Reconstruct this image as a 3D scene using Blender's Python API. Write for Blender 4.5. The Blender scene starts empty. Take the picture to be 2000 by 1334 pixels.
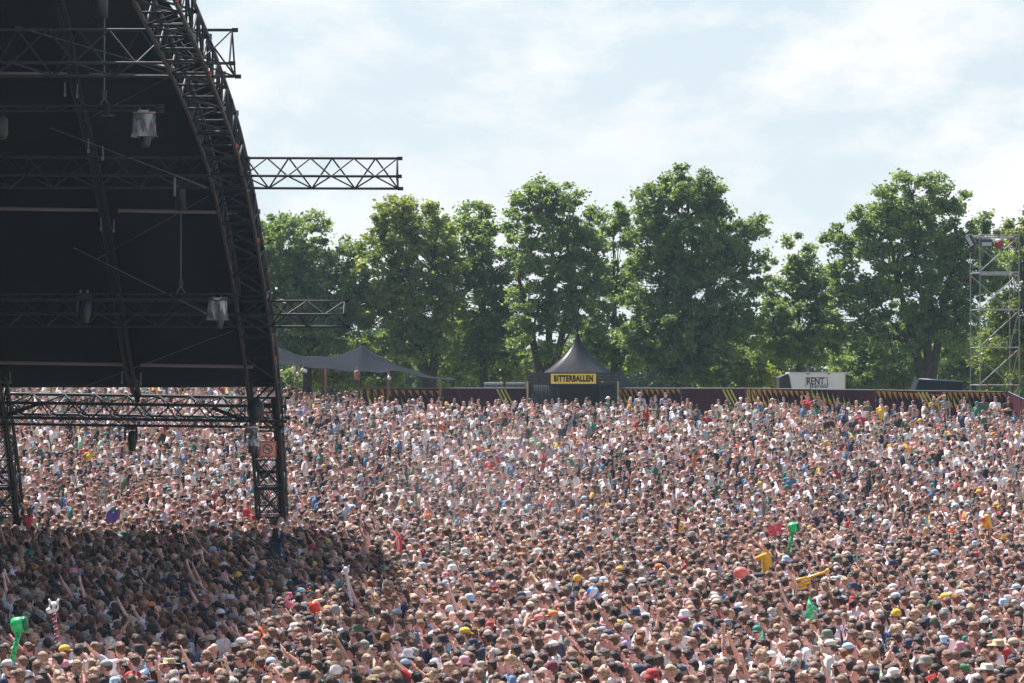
import bpy, bmesh, math, random
import numpy as np
from mathutils import Vector, Matrix, Euler, noise

random.seed(7)
rng = np.random.default_rng(7)
SC = bpy.context.scene
COL = SC.collection

# ---------------------------------------------------------------- camera
F, HC, YH = 6000.0, 6.6, 738.0          # focal length and horizon in photo pixels (2000 wide), eye height in metres
cam_d = bpy.data.cameras.new('camera')
cam = bpy.data.objects.new('camera', cam_d)
COL.objects.link(cam)
cam_d.sensor_width = 36.0
cam_d.lens = F / 2000.0 * 36.0
cam_d.clip_start = 0.5
cam_d.clip_end = 6000
cam.location = (0, 0, HC)
cam.rotation_euler = (math.radians(90) + math.atan((YH - 667) / F), 0, 0)
SC.camera = cam

# ---------------------------------------------------------------- light
SUN = Vector((-0.38, 0.50, 1.0)).normalized()
sun_d = bpy.data.lights.new('sun', 'SUN')
sun_d.energy = 5.0
sun_d.angle = math.radians(0.55)
sun_d.color = (1.0, 0.915, 0.855)
sun = bpy.data.objects.new('sun', sun_d)
COL.objects.link(sun)
sun.rotation_euler = SUN.to_track_quat('Z', 'Y').to_euler()
sun.location = (-60, 80, 120)

W = bpy.data.worlds.new('World')
SC.world = W
W.use_nodes = True
nt = W.node_tree
nt.nodes.clear()
wo = nt.nodes.new('ShaderNodeOutputWorld')
bg = nt.nodes.new('ShaderNodeBackground')
sky = nt.nodes.new('ShaderNodeTexSky')
sky.sky_type = 'NISHITA'
sky.sun_disc = False
sky.sun_elevation = math.asin(SUN.z)
sky.sun_rotation = math.atan2(SUN.x, SUN.y)
sky.air_density = 1.0
sky.dust_density = 1.6
sky.ozone_density = 1.0
bg.inputs['Strength'].default_value = 0.05
tc = nt.nodes.new('ShaderNodeTexCoord')
mp = nt.nodes.new('ShaderNodeMapping')
mp.inputs['Scale'].default_value = (1.0, 1.0, 1.9)
mp.inputs['Location'].default_value = (1.9, 0.55, 0.3)
nt.links.new(tc.outputs['Generated'], mp.inputs['Vector'])
def wnoise(scale, detail, rough, dist=0.0):
    n = nt.nodes.new('ShaderNodeTexNoise')
    n.inputs['Scale'].default_value = scale
    n.inputs['Detail'].default_value = detail
    n.inputs['Roughness'].default_value = rough
    n.inputs['Distortion'].default_value = dist
    nt.links.new(mp.outputs['Vector'], n.inputs['Vector'])
    return n
n1 = wnoise(9.0, 14, 0.60, 0.1)
r1 = nt.nodes.new('ShaderNodeValToRGB')
r1.color_ramp.elements[0].position = 0.43
r1.color_ramp.elements[0].color = (0, 0, 0, 1)
r1.color_ramp.elements[1].position = 0.53
r1.color_ramp.elements[1].color = (1, 1, 1, 1)
nt.links.new(n1.outputs['Fac'], r1.inputs['Fac'])
n2 = wnoise(11.0, 8, 0.5)
r2 = nt.nodes.new('ShaderNodeValToRGB')
r2.color_ramp.elements[0].position = 0.36
r2.color_ramp.elements[0].color = (7.1, 7.6, 7.95, 1)
r2.color_ramp.elements[1].position = 0.64
r2.color_ramp.elements[1].color = (8.3, 8.4, 8.45, 1)
nt.links.new(n2.outputs['Fac'], r2.inputs['Fac'])
# thin bright veil everywhere: the whole sky of a hazy summer day is pale
veil = nt.nodes.new('ShaderNodeMixRGB')
# haze veil: thick near the horizon, thinning with height
sepz = nt.nodes.new('ShaderNodeSeparateXYZ')
nt.links.new(tc.outputs['Generated'], sepz.inputs[0])
vz = nt.nodes.new('ShaderNodeMapRange')
vz.inputs['From Min'].default_value = 0.0
vz.inputs['From Max'].default_value = 0.5
vz.inputs['To Min'].default_value = 0.95
vz.inputs['To Max'].default_value = 0.05
nt.links.new(sepz.outputs['Z'], vz.inputs['Value'])
nt.links.new(vz.outputs['Result'], veil.inputs['Fac'])
veil.inputs['Color2'].default_value = (6.4, 7.3, 7.95, 1)
nt.links.new(sky.outputs['Color'], veil.inputs['Color1'])
mx = nt.nodes.new('ShaderNodeMixRGB')
cz = nt.nodes.new('ShaderNodeMapRange')       # cumulus look sparser overhead than near the horizon
cz.inputs['From Min'].default_value = 0.12
cz.inputs['From Max'].default_value = 0.5
cz.inputs['To Min'].default_value = 1.0
cz.inputs['To Max'].default_value = 0.12
nt.links.new(sepz.outputs['Z'], cz.inputs['Value'])
cm = nt.nodes.new('ShaderNodeMath')
cm.operation = 'MULTIPLY'
nt.links.new(r1.outputs['Color'], cm.inputs[0])
nt.links.new(cz.outputs['Result'], cm.inputs[1])
nt.links.new(cm.outputs[0], mx.inputs['Fac'])
nt.links.new(veil.outputs['Color'], mx.inputs['Color1'])
nt.links.new(r2.outputs['Color'], mx.inputs['Color2'])
nt.links.new(mx.outputs['Color'], bg.inputs['Color'])
nt.links.new(bg.outputs['Background'], wo.inputs['Surface'])

SC.view_settings.view_transform = 'Standard'
SC.view_settings.look = 'None'
SC.view_settings.exposure = 1.30
SC.view_settings.gamma = 1.0
SC.view_settings.use_curve_mapping = False
SC.cycles.volume_bounces = 0
SC.cycles.max_bounces = 6
SC.cycles.transparent_max_bounces = 12
try:
    SC.cycles.use_denoising = True
except Exception:
    pass

# ---------------------------------------------------------------- helpers
def P(px, py, D):
    return Vector(((px - 1000) / F * D, D, HC + (YH - py) / F * D))

def bump_z(X, D):
    return 0.85 * min(1, max(0, (-11 - X) / 4)) * min(1, max(0, (D - 132) / 26))

def ground_z(D):
    if D < 96: return 0.0
    if D < 104: return 0.071 * (D - 96) ** 2 / 16
    if D < 156: return 0.071 * (D - 100)
    return 4.0

def scale_about_camera(objs, k, dz):
    """scale parts about the camera, so they keep their place in the image: times k, then moved dz in height"""
    T = Matrix.Translation((0, 0, dz)) @ Matrix.Scale(k, 4)
    objs = set(objs)
    old = {}
    for o in objs:
        m = o.matrix_basis.copy()
        if o.parent:
            chain = o.parent
            base = world_of(chain)
            m = base @ o.matrix_parent_inverse @ m
        old[o] = m
    new_world = {}
    for o in objs:
        w = old[o]
        if o.type == 'MESH' and o.data.users == 1:
            nw = Matrix.Translation((T @ w).translation) @ w.to_3x3().to_4x4()
            o.data.transform(Matrix.Scale(k, 4))
        elif o.type == 'EMPTY':
            nw = Matrix.Translation((T @ w).translation)
        else:
            nw = T @ w
        new_world[o] = nw
    for o in objs:
        if o.parent is None:
            o.matrix_basis = new_world[o]
            o.matrix_parent_inverse = Matrix.Identity(4)
        else:
            o.matrix_parent_inverse = Matrix.Identity(4)
            o.matrix_basis = new_world[o.parent].inverted() @ new_world[o]

def world_of(o):
    m = o.matrix_basis.copy()
    if o.parent: m = world_of(o.parent) @ o.matrix_parent_inverse @ m
    return m

MATS = {}
def mat(name, color, rough=0.6, metal=0.0, attr=None, vary=0.0, vscale=20.0, bump=0.0, bscale=80.0, spec=None, coat=0.0, transl=0.0):
    if name in MATS: return MATS[name]
    m = bpy.data.materials.new(name)
    m.use_nodes = True
    t = m.node_tree
    b = t.nodes['Principled BSDF']
    b.inputs['Roughness'].default_value = rough
    b.inputs['Metallic'].default_value = metal
    if spec is not None: b.inputs['Specular IOR Level'].default_value = spec
    if coat: b.inputs['Coat Weight'].default_value = coat
    src = None
    if attr:
        a = t.nodes.new('ShaderNodeAttribute')
        a.attribute_type = 'INSTANCER'
        a.attribute_name = attr
        src = a.outputs['Color']
    else:
        c = t.nodes.new('ShaderNodeRGB')
        c.outputs[0].default_value = (*color, 1)
        src = c.outputs[0]
    co = t.nodes.new('ShaderNodeTexCoord')
    if vary:
        n = t.nodes.new('ShaderNodeTexNoise')
        n.inputs['Scale'].default_value = vscale
        n.inputs['Detail'].default_value = 4
        t.links.new(co.outputs['Object'], n.inputs['Vector'])
        mr = t.nodes.new('ShaderNodeMapRange')
        mr.inputs['From Min'].default_value = 0.3
        mr.inputs['From Max'].default_value = 0.7
        mr.inputs['To Min'].default_value = 1 - vary
        mr.inputs['To Max'].default_value = 1 + vary
        t.links.new(n.outputs['Fac'], mr.inputs['Value'])
        mu = t.nodes.new('ShaderNodeVectorMath')
        mu.operation = 'SCALE'
        t.links.new(src, mu.inputs[0])
        t.links.new(mr.outputs['Result'], mu.inputs['Scale'])
        src = mu.outputs[0]
    t.links.new(src, b.inputs['Base Color'])
    if bump:
        n = t.nodes.new('ShaderNodeTexNoise')
        n.inputs['Scale'].default_value = bscale
        n.inputs['Detail'].default_value = 3
        t.links.new(co.outputs['Object'], n.inputs['Vector'])
        bn = t.nodes.new('ShaderNodeBump')
        bn.inputs['Strength'].default_value = bump
        bn.inputs['Distance'].default_value = 0.02
        t.links.new(n.outputs['Fac'], bn.inputs['Height'])
        t.links.new(bn.outputs['Normal'], b.inputs['Normal'])
    if transl:
        tr = t.nodes.new('ShaderNodeBsdfTranslucent')
        t.links.new(src, tr.inputs['Color'])
        ms = t.nodes.new('ShaderNodeMixShader')
        ms.inputs['Fac'].default_value = transl
        t.links.new(b.outputs[0], ms.inputs[1])
        t.links.new(tr.outputs[0], ms.inputs[2])
        t.links.new(ms.outputs[0], t.nodes['Material Output'].inputs['Surface'])
    MATS[name] = m
    return m

def tag(o, label=None, cat=None, group=None, kind=None):
    if label: o['label'] = label
    if cat: o['category'] = cat
    if group: o['group'] = group
    if kind: o['kind'] = kind
    return o

def empty(name, loc=(0, 0, 0), label=None, cat=None, group=None, rz=0.0, parent=None):
    o = bpy.data.objects.new(name, None)
    o.empty_display_size = 0.2
    COL.objects.link(o)
    o.location = loc
    o.rotation_euler = (0, 0, rz)
    if parent: attach(o, parent)
    return tag(o, label, cat, group)

def world_loc(o):
    v = Vector(o.location)
    return v

def attach(o, parent):
    """o is laid out in world space; keep it there under an unrotated parent"""
    o.parent = parent
    chain = Vector((0, 0, 0))
    if parent.type == 'EMPTY' and parent.parent is None:
        chain = Vector(parent.location)
        o.matrix_parent_inverse = Matrix.Translation(-chain)
    else:
        m = parent.matrix_parent_inverse.copy() if parent.parent else Matrix.Identity(4)
        pm = (Matrix.Translation(Vector(parent.parent.location)) if parent.parent else Matrix.Identity(4)) @ m @ parent.matrix_basis
        o.matrix_parent_inverse = pm.inverted()

def obj(name, me, parent=None, m=None, loc=None):
    if isinstance(me, bmesh.types.BMesh):
        bm = me
        me = bpy.data.meshes.new(name)
        bm.to_mesh(me)
        bm.free()
    if m is not None and not me.materials: me.materials.append(m)
    o = bpy.data.objects.new(name, me)
    COL.objects.link(o)
    if loc is not None: o.location = loc
    if parent: attach(o, parent)
    return o

def smooth(me_or_bm):
    if isinstance(me_or_bm, bmesh.types.BMesh):
        for f in me_or_bm.faces: f.smooth = True
    else:
        me_or_bm.polygons.foreach_set('use_smooth', [True] * len(me_or_bm.polygons))
    return me_or_bm

def box(bm, c, s, R=None):
    M = Matrix.Translation(Vector(c)) @ (R.to_4x4() if R else Matrix.Identity(4)) @ Matrix.Diagonal((s[0], s[1], s[2], 1))
    return bmesh.ops.create_cube(bm, size=1.0, matrix=M)

def tube(bm, pts, radii, n=8, cap=True):
    pts = [Vector(p) for p in pts]
    if not hasattr(radii, '__len__'): radii = [radii] * len(pts)
    rings = []
    up = None
    for i, p in enumerate(pts):
        d = (pts[min(i + 1, len(pts) - 1)] - pts[max(i - 1, 0)])
        if d.length < 1e-9: d = Vector((0, 0, 1))
        d.normalize()
        if up is None:
            up = Vector((0, 0, 1)) if abs(d.z) < 0.9 else Vector((1, 0, 0))
        a = d.cross(up)
        if a.length < 1e-6: a = d.cross(Vector((1, 0.2, 0)))
        a.normalize()
        b = a.cross(d).normalized()
        up = b
        rings.append([bm.verts.new(p + (a * math.cos(t) + b * math.sin(t)) * radii[i]) for t in [k * 2 * math.pi / n for k in range(n)]])
    for i in range(len(rings) - 1):
        for k in range(n):
            f = bm.faces.new((rings[i][k], rings[i][(k + 1) % n], rings[i + 1][(k + 1) % n], rings[i + 1][k]))
            f.smooth = True
    if cap:
        bm.faces.new(rings[0][::-1])
        bm.faces.new(rings[-1])

def lathe(bm, prof, n=24, M=None):
    M = M or Matrix.Identity(4)
    rings = [[bm.verts.new(M @ Vector((r * math.cos(2 * math.pi * k / n), r * math.sin(2 * math.pi * k / n), z))) for k in range(n)] for r, z in prof]
    for i in range(len(rings) - 1):
        for k in range(n):
            f = bm.faces.new((rings[i][k], rings[i][(k + 1) % n], rings[i + 1][(k + 1) % n], rings[i + 1][k]))
            f.smooth = True
    bm.faces.new(rings[0][::-1]); bm.faces.new(rings[-1])

def ell(bm, c, r, sub=2, R=None):
    M = Matrix.Translation(Vector(c)) @ (R.to_4x4() if R else Matrix.Identity(4)) @ Matrix.Diagonal((r[0], r[1], r[2], 1))
    return bmesh.ops.create_icosphere(bm, subdivisions=sub, radius=1.0, matrix=M)['verts']

_bars = {}
def bar(name, p, q, r, m, parent, n=8):
    """a straight round bar from p to q; all bars of one material share one mesh"""
    key = (m.name, n)
    if key not in _bars:
        bm = bmesh.new()
        tube(bm, [(0, 0, 0), (0, 0, 1)], 1.0, n)
        me = bpy.data.meshes.new(name)
        bm.to_mesh(me); bm.free()
        me.materials.append(m)
        _bars[key] = me
    o = bpy.data.objects.new(name, _bars[key])
    COL.objects.link(o)
    p, q = Vector(p), Vector(q)
    d = q - p
    o.matrix_basis = Matrix.Translation(p) @ d.to_track_quat('Z', 'Y').to_matrix().to_4x4() @ Matrix.Diagonal((r, r, d.length, 1))
    if parent: attach(o, parent)
    return o
# ---------------------------------------------------------------- ground
grass = mat('dry_grass', (0.16, 0.17, 0.07), 0.95, vary=0.35, vscale=0.6, bump=0.4, bscale=6)
bm = bmesh.new()
xs = [-3000, -800, -200, -80, -40, -25, -15, -13, -11, -5, 0, 20, 40, 80, 200, 800, 3000]
ds = [-60, 0, 30, 60, 90, 96, 98, 100, 102, 104, 112, 120, 130, 140, 150, 156, 157, 162, 180, 220, 300, 600, 1500, 4000]
vv = [[bm.verts.new((x, d, ground_z(d) + bump_z(x, d))) for x in xs] for d in ds]
for i in range(len(ds) - 1):
    for k in range(len(xs) - 1):
        bm.faces.new((vv[i][k], vv[i][k + 1], vv[i + 1][k + 1], vv[i + 1][k]))
g = obj('ground', smooth(bm), None, grass)
tag(g, 'trampled grass field rising in a low bank towards the fence', kind='structure')

# ---------------------------------------------------------------- trees
def leaf_mat(name, c1, c2):
    m = bpy.data.materials.new(name)
    m.use_nodes = True
    t = m.node_tree
    b = t.nodes['Principled BSDF']
    b.inputs['Roughness'].default_value = 0.5
    b.inputs['Specular IOR Level'].default_value = 0.35
    co = t.nodes.new('ShaderNodeTexCoord')
    n = t.nodes.new('ShaderNodeTexNoise')
    n.inputs['Scale'].default_value = 1.1
    n.inputs['Detail'].default_value = 7
    n.inputs['Roughness'].default_value = 0.75
    t.links.new(co.outputs['Object'], n.inputs['Vector'])
    r = t.nodes.new('ShaderNodeValToRGB')
    r.color_ramp.elements[0].position = 0.36
    r.color_ramp.elements[0].color = (*c1, 1)
    r.color_ramp.elements[1].position = 0.66
    r.color_ramp.elements[1].color = (*c2, 1)
    t.links.new(n.outputs['Fac'], r.inputs['Fac'])
    t.links.new(r.outputs['Color'], b.inputs['Base Color'])
    tr = t.nodes.new('ShaderNodeBsdfTranslucent')
    mu = t.nodes.new('ShaderNodeMixRGB')
    mu.blend_type = 'MULTIPLY'
    mu.inputs['Fac'].default_value = 1
    mu.inputs['Color2'].default_value = (1.5, 1.45, 0.55, 1)
    t.links.new(r.outputs['Color'], mu.inputs['Color1'])
    t.links.new(mu.outputs['Color'], tr.inputs['Color'])
    ms = t.nodes.new('ShaderNodeMixShader')
    ms.inputs['Fac'].default_value = 0.5
    t.links.new(b.outputs[0], ms.inputs[1])
    t.links.new(tr.outputs[0], ms.inputs[2])
    t.links.new(ms.outputs[0], t.nodes['Material Output'].inputs['Surface'])
    return m
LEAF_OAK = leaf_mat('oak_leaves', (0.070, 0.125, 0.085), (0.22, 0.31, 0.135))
LEAF_YEL = leaf_mat('yellowing_oak_leaves', (0.078, 0.13, 0.070), (0.26, 0.32, 0.11))
LEAF_BUSH = leaf_mat('light_bush_leaves', (0.09, 0.15, 0.045), (0.26, 0.32, 0.10))
LEAF_FAR = leaf_mat('far_wood_leaves', (0.035, 0.07, 0.03), (0.08, 0.12, 0.05))
BARK = mat('bark', (0.05, 0.042, 0.034), 0.95, vary=0.4, vscale=4, bump=0.6, bscale=12)

def leaf_mesh(name, centres, radii, per, size, m):
    """one mesh of small folded leaf sprays spread through the given clusters"""
    C = np.repeat(centres, per, axis=0)
    R = np.repeat(radii, per)
    n = len(C)
    d = rng.normal(size=(n, 3))
    d /= np.linalg.norm(d, axis=1)[:, None]
    rr = rng.random(n) ** 0.45 * np.where(rng.random(n) < 0.18, 1.7, 1.0)
    C = C + d * (rr * R)[:, None] * np.array([1.0, 1.0, 0.72])
    s = size * rng.uniform(0.6, 1.45, n)
    a = rng.normal(size=(n, 3)); a[:, 2] *= 0.6
    a /= np.linalg.norm(a, axis=1)[:, None]
    b = rng.normal(size=(n, 3))
    b -= a * np.sum(a * b, axis=1)[:, None]
    b /= np.linalg.norm(b, axis=1)[:, None]
    nn = np.cross(a, b)
    V = np.empty((n, 4, 3))
    V[:, 0] = C - a * s[:, None]
    V[:, 1] = C + b * (s * 0.55)[:, None] + nn * (s * 0.2)[:, None]
    V[:, 2] = C + a * s[:, None]
    V[:, 3] = C - b * (s * 0.55)[:, None] + nn * (s * 0.2)[:, None]
    me = bpy.data.meshes.new(name)
    me.vertices.add(n * 4)
    me.vertices.foreach_set('co', V.reshape(-1))
    me.loops.add(n * 4)
    me.loops.foreach_set('vertex_index', np.arange(n * 4, dtype=np.int32))
    me.polygons.add(n)
    me.polygons.foreach_set('loop_start', np.arange(0, n * 4, 4, dtype=np.int32))
    me.update(calc_edges=True)
    me.materials.append(m)
    return me

def tree(name, lobes, D, trunk_px, m, label, group, dens=1.0, leaf=0.108, trunk_r=0.28, fork=None, cat='tree', crad=0.44, per=98):
    ppm = F / D
    base = Vector(((trunk_px - 1000) / ppm, D, ground_z(D) - 0.1))
    root = empty(name, base, label, cat, group)
    cs, rs, owner = [], [], []
    if cat == 'tree' and fork is None: lobes = lobes + [(trunk_px - 42, 680, 46, 30), (trunk_px + 40, 688, 46, 30)]
    L = []
    for li, (cx, cy, rx, ry) in enumerate(lobes):
        if cat == 'tree' and cy < 600: rx, ry = rx * 1.22 + 3, ry * 1.10 + 3
        elif cat == 'tree': rx, ry = rx * 1.18, ry * 1.05
        c = P(cx, cy, D + rng.uniform(-0.8, 0.8))
        r = (rx / ppm, max(1.0, 0.85 * rx / ppm), ry / ppm)
        L.append((c, r))
        vol = r[0] * r[1] * r[2]
        k = max(8, int(dens * 11.5 * vol ** 0.78))
        for _ in range(k):
            d = rng.normal(size=3); d /= np.linalg.norm(d)
            q = rng.random() ** 0.36
            cs.append([c.x + d[0] * q * r[0], c.y + d[1] * q * r[1], c.z + d[2] * q * r[2]])
            rs.append(crad * rng.uniform(0.45, 1.25))
            owner.append(li)
    cs = np.array(cs); rs = np.array(rs)
    crown = obj('crown', leaf_mesh(name + '_crown', cs, rs, per, leaf, m), root)
    crown['kind'] = 'stuff'
    bm = bmesh.new()
    lowest = min(c.z - r[2] * 0.5 for c, r in L)
    hub = Vector((base.x, D, max(base.z + 1.2, lowest)))
    top = max(L, key=lambda t: t[0].z)[0]
    stems = [(0.0, 0.0)] if fork is None else fork
    stem_pts = []
    for (fx, w) in stems:
        e = Vector((hub.x + fx * 2.2, D + w, (hub.z + top.z) / 2))
        pts = [base + Vector((fx * 0.12, 0, 0)), base.lerp(hub, 0.6) + Vector((fx * 0.3, 0, 0)), hub + Vector((fx * 0.9, 0, 0.2)), e, e.lerp(top, 0.7)]
        rad = [trunk_r * 1.25, trunk_r, trunk_r * 0.75, trunk_r * 0.38, trunk_r * 0.12]
        if fork: rad = [x * 0.8 for x in rad]
        tube(bm, pts, rad, 8)
        stem_pts += pts[1:]
    for li, (c, r) in enumerate(L):
        s = min(stem_pts, key=lambda p: (p - c).length + (3 if p.z > c.z - 0.3 else 0))
        mid = s.lerp(c, 0.5) + Vector(rng.normal(size=3)) * 0.25 + Vector((0, 0, -0.15))
        tube(bm, [s, mid, c], [trunk_r * 0.28, trunk_r * 0.2, trunk_r * 0.1], 6)
        for i in range(len(cs)):
            if owner[i] == li and rng.random() < 0.35:
                q = Vector(cs[i])
                st = mid.lerp(c, rng.uniform(0.2, 1.0))
                mm = st.lerp(q, 0.5) + Vector(rng.normal(size=3)) * 0.12
                tube(bm, [st, mm, q], [0.035, 0.025, 0.01], 4, cap=False)
    obj('trunk', bm, root, BARK)
    return root

G = 'oaks in the row behind the fence'
tree('oak_tree', [(540,510,60,85),(592,495,62,78),(600,600,85,85),(655,560,55,85),(560,650,75,55),(688,500,28,45),(690,620,45,70),(515,470,25,50)], 172, 600, LEAF_OAK,
     'broad oak half hidden by the stage arch, behind the left end of the stretch tent', G, 1.15)
tree('oak_tree', [(805,440,62,52),(760,515,52,75),(845,500,62,72),(790,600,78,75),(738,590,42,65),(862,600,55,68),(812,675,62,36),(770,410,22,25)], 170, 838, LEAF_YEL,
     'yellowish oak with a forked trunk, above the right end of the stretch tent', G, 1.05, fork=[(-0.45, 0.0), (0.4, 0.3)], trunk_r=0.36)
tree('oak_tree', [(935,440,38,42),(900,498,55,65),(962,520,50,75),(938,600,75,75),(985,625,48,75),(930,690,55,45)], 174, 945, LEAF_OAK,
     'oak with a narrow pointed top, above the portable toilets', G, 1.05)
tree('oak_tree', [(1030,390,35,45),(1085,385,40,45),(1130,430,45,55),(1030,470,42,75),(1092,500,75,75),(1150,520,52,65),(1055,590,55,65),(1130,610,65,65),(1035,665,45,55)], 167, 1068, LEAF_OAK,
     'tall loose-crowned oak with splayed stems, directly left of the pointed food tent', G, 0.85, fork=[(-0.7, 0.0), (0.1, 0.4), (0.7, 0.2)], trunk_r=0.34)
tree('oak_tree', [(1197,425,22,38),(1205,515,45,75),(1190,620,58,78),(1215,690,40,40)], 173, 1200, LEAF_OAK,
     'slim oak squeezed between two tall oaks, above the pointed tent roof', G, 1.1)
tree('oak_tree', [(1290,385,40,42),(1345,375,48,48),(1385,380,30,45),(1290,460,55,65),(1370,470,75,75),(1440,478,48,50),(1478,440,16,18),(1300,560,72,78),(1400,570,78,78),(1340,655,105,62),(1430,640,62,50),(1270,665,58,58),(1350,720,70,30)], 168, 1302, LEAF_OAK,
     'largest dense oak, its dark crown spreading right of the pointed tent', G, 1.25, trunk_r=0.4)
tree('oak_tree', [(1560,488,26,30),(1540,555,48,50),(1590,565,52,52),(1562,640,85,60),(1505,635,42,50),(1620,640,38,55)], 171, 1560, LEAF_OAK,
     'small conical oak above the white box truck', G, 1.0, trunk_r=0.2)
tree('oak_tree', [(1785,375,42,42),(1850,385,32,40),(1740,420,42,45),(1698,455,42,55),(1868,450,52,55),(1785,480,72,65),(1690,540,62,65),(1800,570,82,65),(1885,540,52,75),(1662,610,55,68),(1745,650,75,58),(1852,650,75,58),(1650,470,34,28),(1720,400,30,30),(1930,520,34,60),(1925,470,20,30)], 168, 1812, LEAF_OAK,
     'wide many-stemmed oak immediately left of the scaffold tower', G, 0.95, fork=[(-0.8, 0.2), (0.0, 0.0), (0.6, 0.3)], trunk_r=0.36)
tree('oak_tree', [(1985,480,36,50),(2040,500,60,90),(1955,560,35,55),(1950,650,48,75),(2010,640,60,90),(2080,620,70,120)], 174, 2010, LEAF_YEL,
     'oak behind the scaffold tower at the right edge', G, 1.1)

GB = 'bushes behind the fence'
bushes = [
 (650,695,80,52,180,'bright yellow-green bush seen under the middle of the stretch tent'),
 (745,702,69,46,180,'leafy bush behind the lantern pole of the stretch tent'),
 (885,685,55,67,182,'tall pale bush between the forked oak and the toilets'),
 (985,712,55,44,182,'pale green bush above the right portable toilet'),
 (1105,705,51,39,190,'sunlit bush glimpsed behind the pointed tent roof'),
 (1452,712,71,46,180,'yellow-green bush left of the white box truck'),
 (1395,732,46,28,180,'low bush between the largest oak and the yellow-green bush'),
 (1512,705,36,44,182,'slim bush touching the left end of the box truck'),
 (1690,702,69,54,184,'green bush right of the white box truck'),
 (1765,712,57,49,184,'dark green bush left of the dark tarpaulin roof'),
 (1870,705,59,54,184,'bush over the right end of the dark tarpaulin roof'),
 (1950,715,51,46,182,'bush behind the foot of the scaffold tower'),
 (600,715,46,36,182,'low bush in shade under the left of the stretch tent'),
]
for bx, by, rx, ry, D, lab in bushes:
    lobes = [(bx - rx * 0.4, by + 8, rx * 0.6, ry * 0.8), (bx + rx * 0.35, by + 4, rx * 0.6, ry * 0.85), (bx, by - ry * 0.3, rx * 0.55, ry * 0.7), (bx, by + 30, rx * 0.9, ry * 0.7)]
    dark = 'dark' in lab or 'shade' in lab or lab.startswith('green')  # oak leaves; on the shaded bush this puts shade into the leaf colour
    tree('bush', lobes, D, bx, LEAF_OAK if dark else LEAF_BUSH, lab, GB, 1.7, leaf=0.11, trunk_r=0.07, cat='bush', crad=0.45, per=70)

# far wood behind everything: reads as one mass
cs, rs = [], []
for x in np.arange(380, 2200, 7):
    top = 668 + 22 * math.sin(x * 0.013) + 14 * math.sin(x * 0.047 + 1) + (25 if 1180 < x < 1280 else 0)
    for y in np.arange(top, 800, 17):
        p = P(x + rng.uniform(-6, 6), y + rng.uniform(-7, 7), 262 + rng.uniform(-6, 6))
        cs.append(p); rs.append(rng.uniform(0.8, 1.5))
wd = obj('far_wood', leaf_mesh('far_wood', np.array(cs), np.array(rs), 26, 0.34, LEAF_FAR))
tag(wd, 'hazy blue-green wood far behind the row of oaks', kind='stuff')

# ---------------------------------------------------------------- banner fence
PURPLE = mat('banner_purple', (0.070, 0.024, 0.036), 0.9, spec=.0, vary=0.15, vscale=1.5)
DARKP = mat('banner_stripe', (0.045, 0.016, 0.036), 0.9, spec=.0)
BLACKP = mat('banner_black', (0.016, 0.016, 0.02), 0.9, spec=.0)
ORANGE = mat('banner_orange', (0.42, 0.20, 0.045), 0.9, spec=.0)
LIME = mat('banner_lime', (0.40, 0.41, 0.10), 0.9, spec=.0)
GALV = mat('galvanised_steel', (0.22, 0.25, 0.28), 0.5, 0.3, vary=0.15, vscale=8)
GREYP = mat('fence_post_grey', (0.10, 0.11, 0.12), 0.5, 0.3)

def poly(bm, pts):
    try: bm.faces.new([bm.verts.new(p) for p in pts])
    except ValueError: pass

def clip_poly(pts, x0, x1, z0, z1):
    for ax, lim, keep in ((0, x0, 1), (0, x1, -1), (1, z0, 1), (1, z1, -1)):
        out = []
        for i in range(len(pts)):
            a, b = pts[i - 1], pts[i]
            ia, ib = keep * (a[ax] - lim) >= 0, keep * (b[ax] - lim) >= 0
            if ia != ib:
                t = (lim - a[ax]) / (b[ax] - a[ax])
                out.append((a[0] + t * (b[0] - a[0]), a[1] + t * (b[1] - a[1])))
            if ib: out.append(b)
        pts = out
        if len(pts) < 3: return []
    return pts

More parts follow.
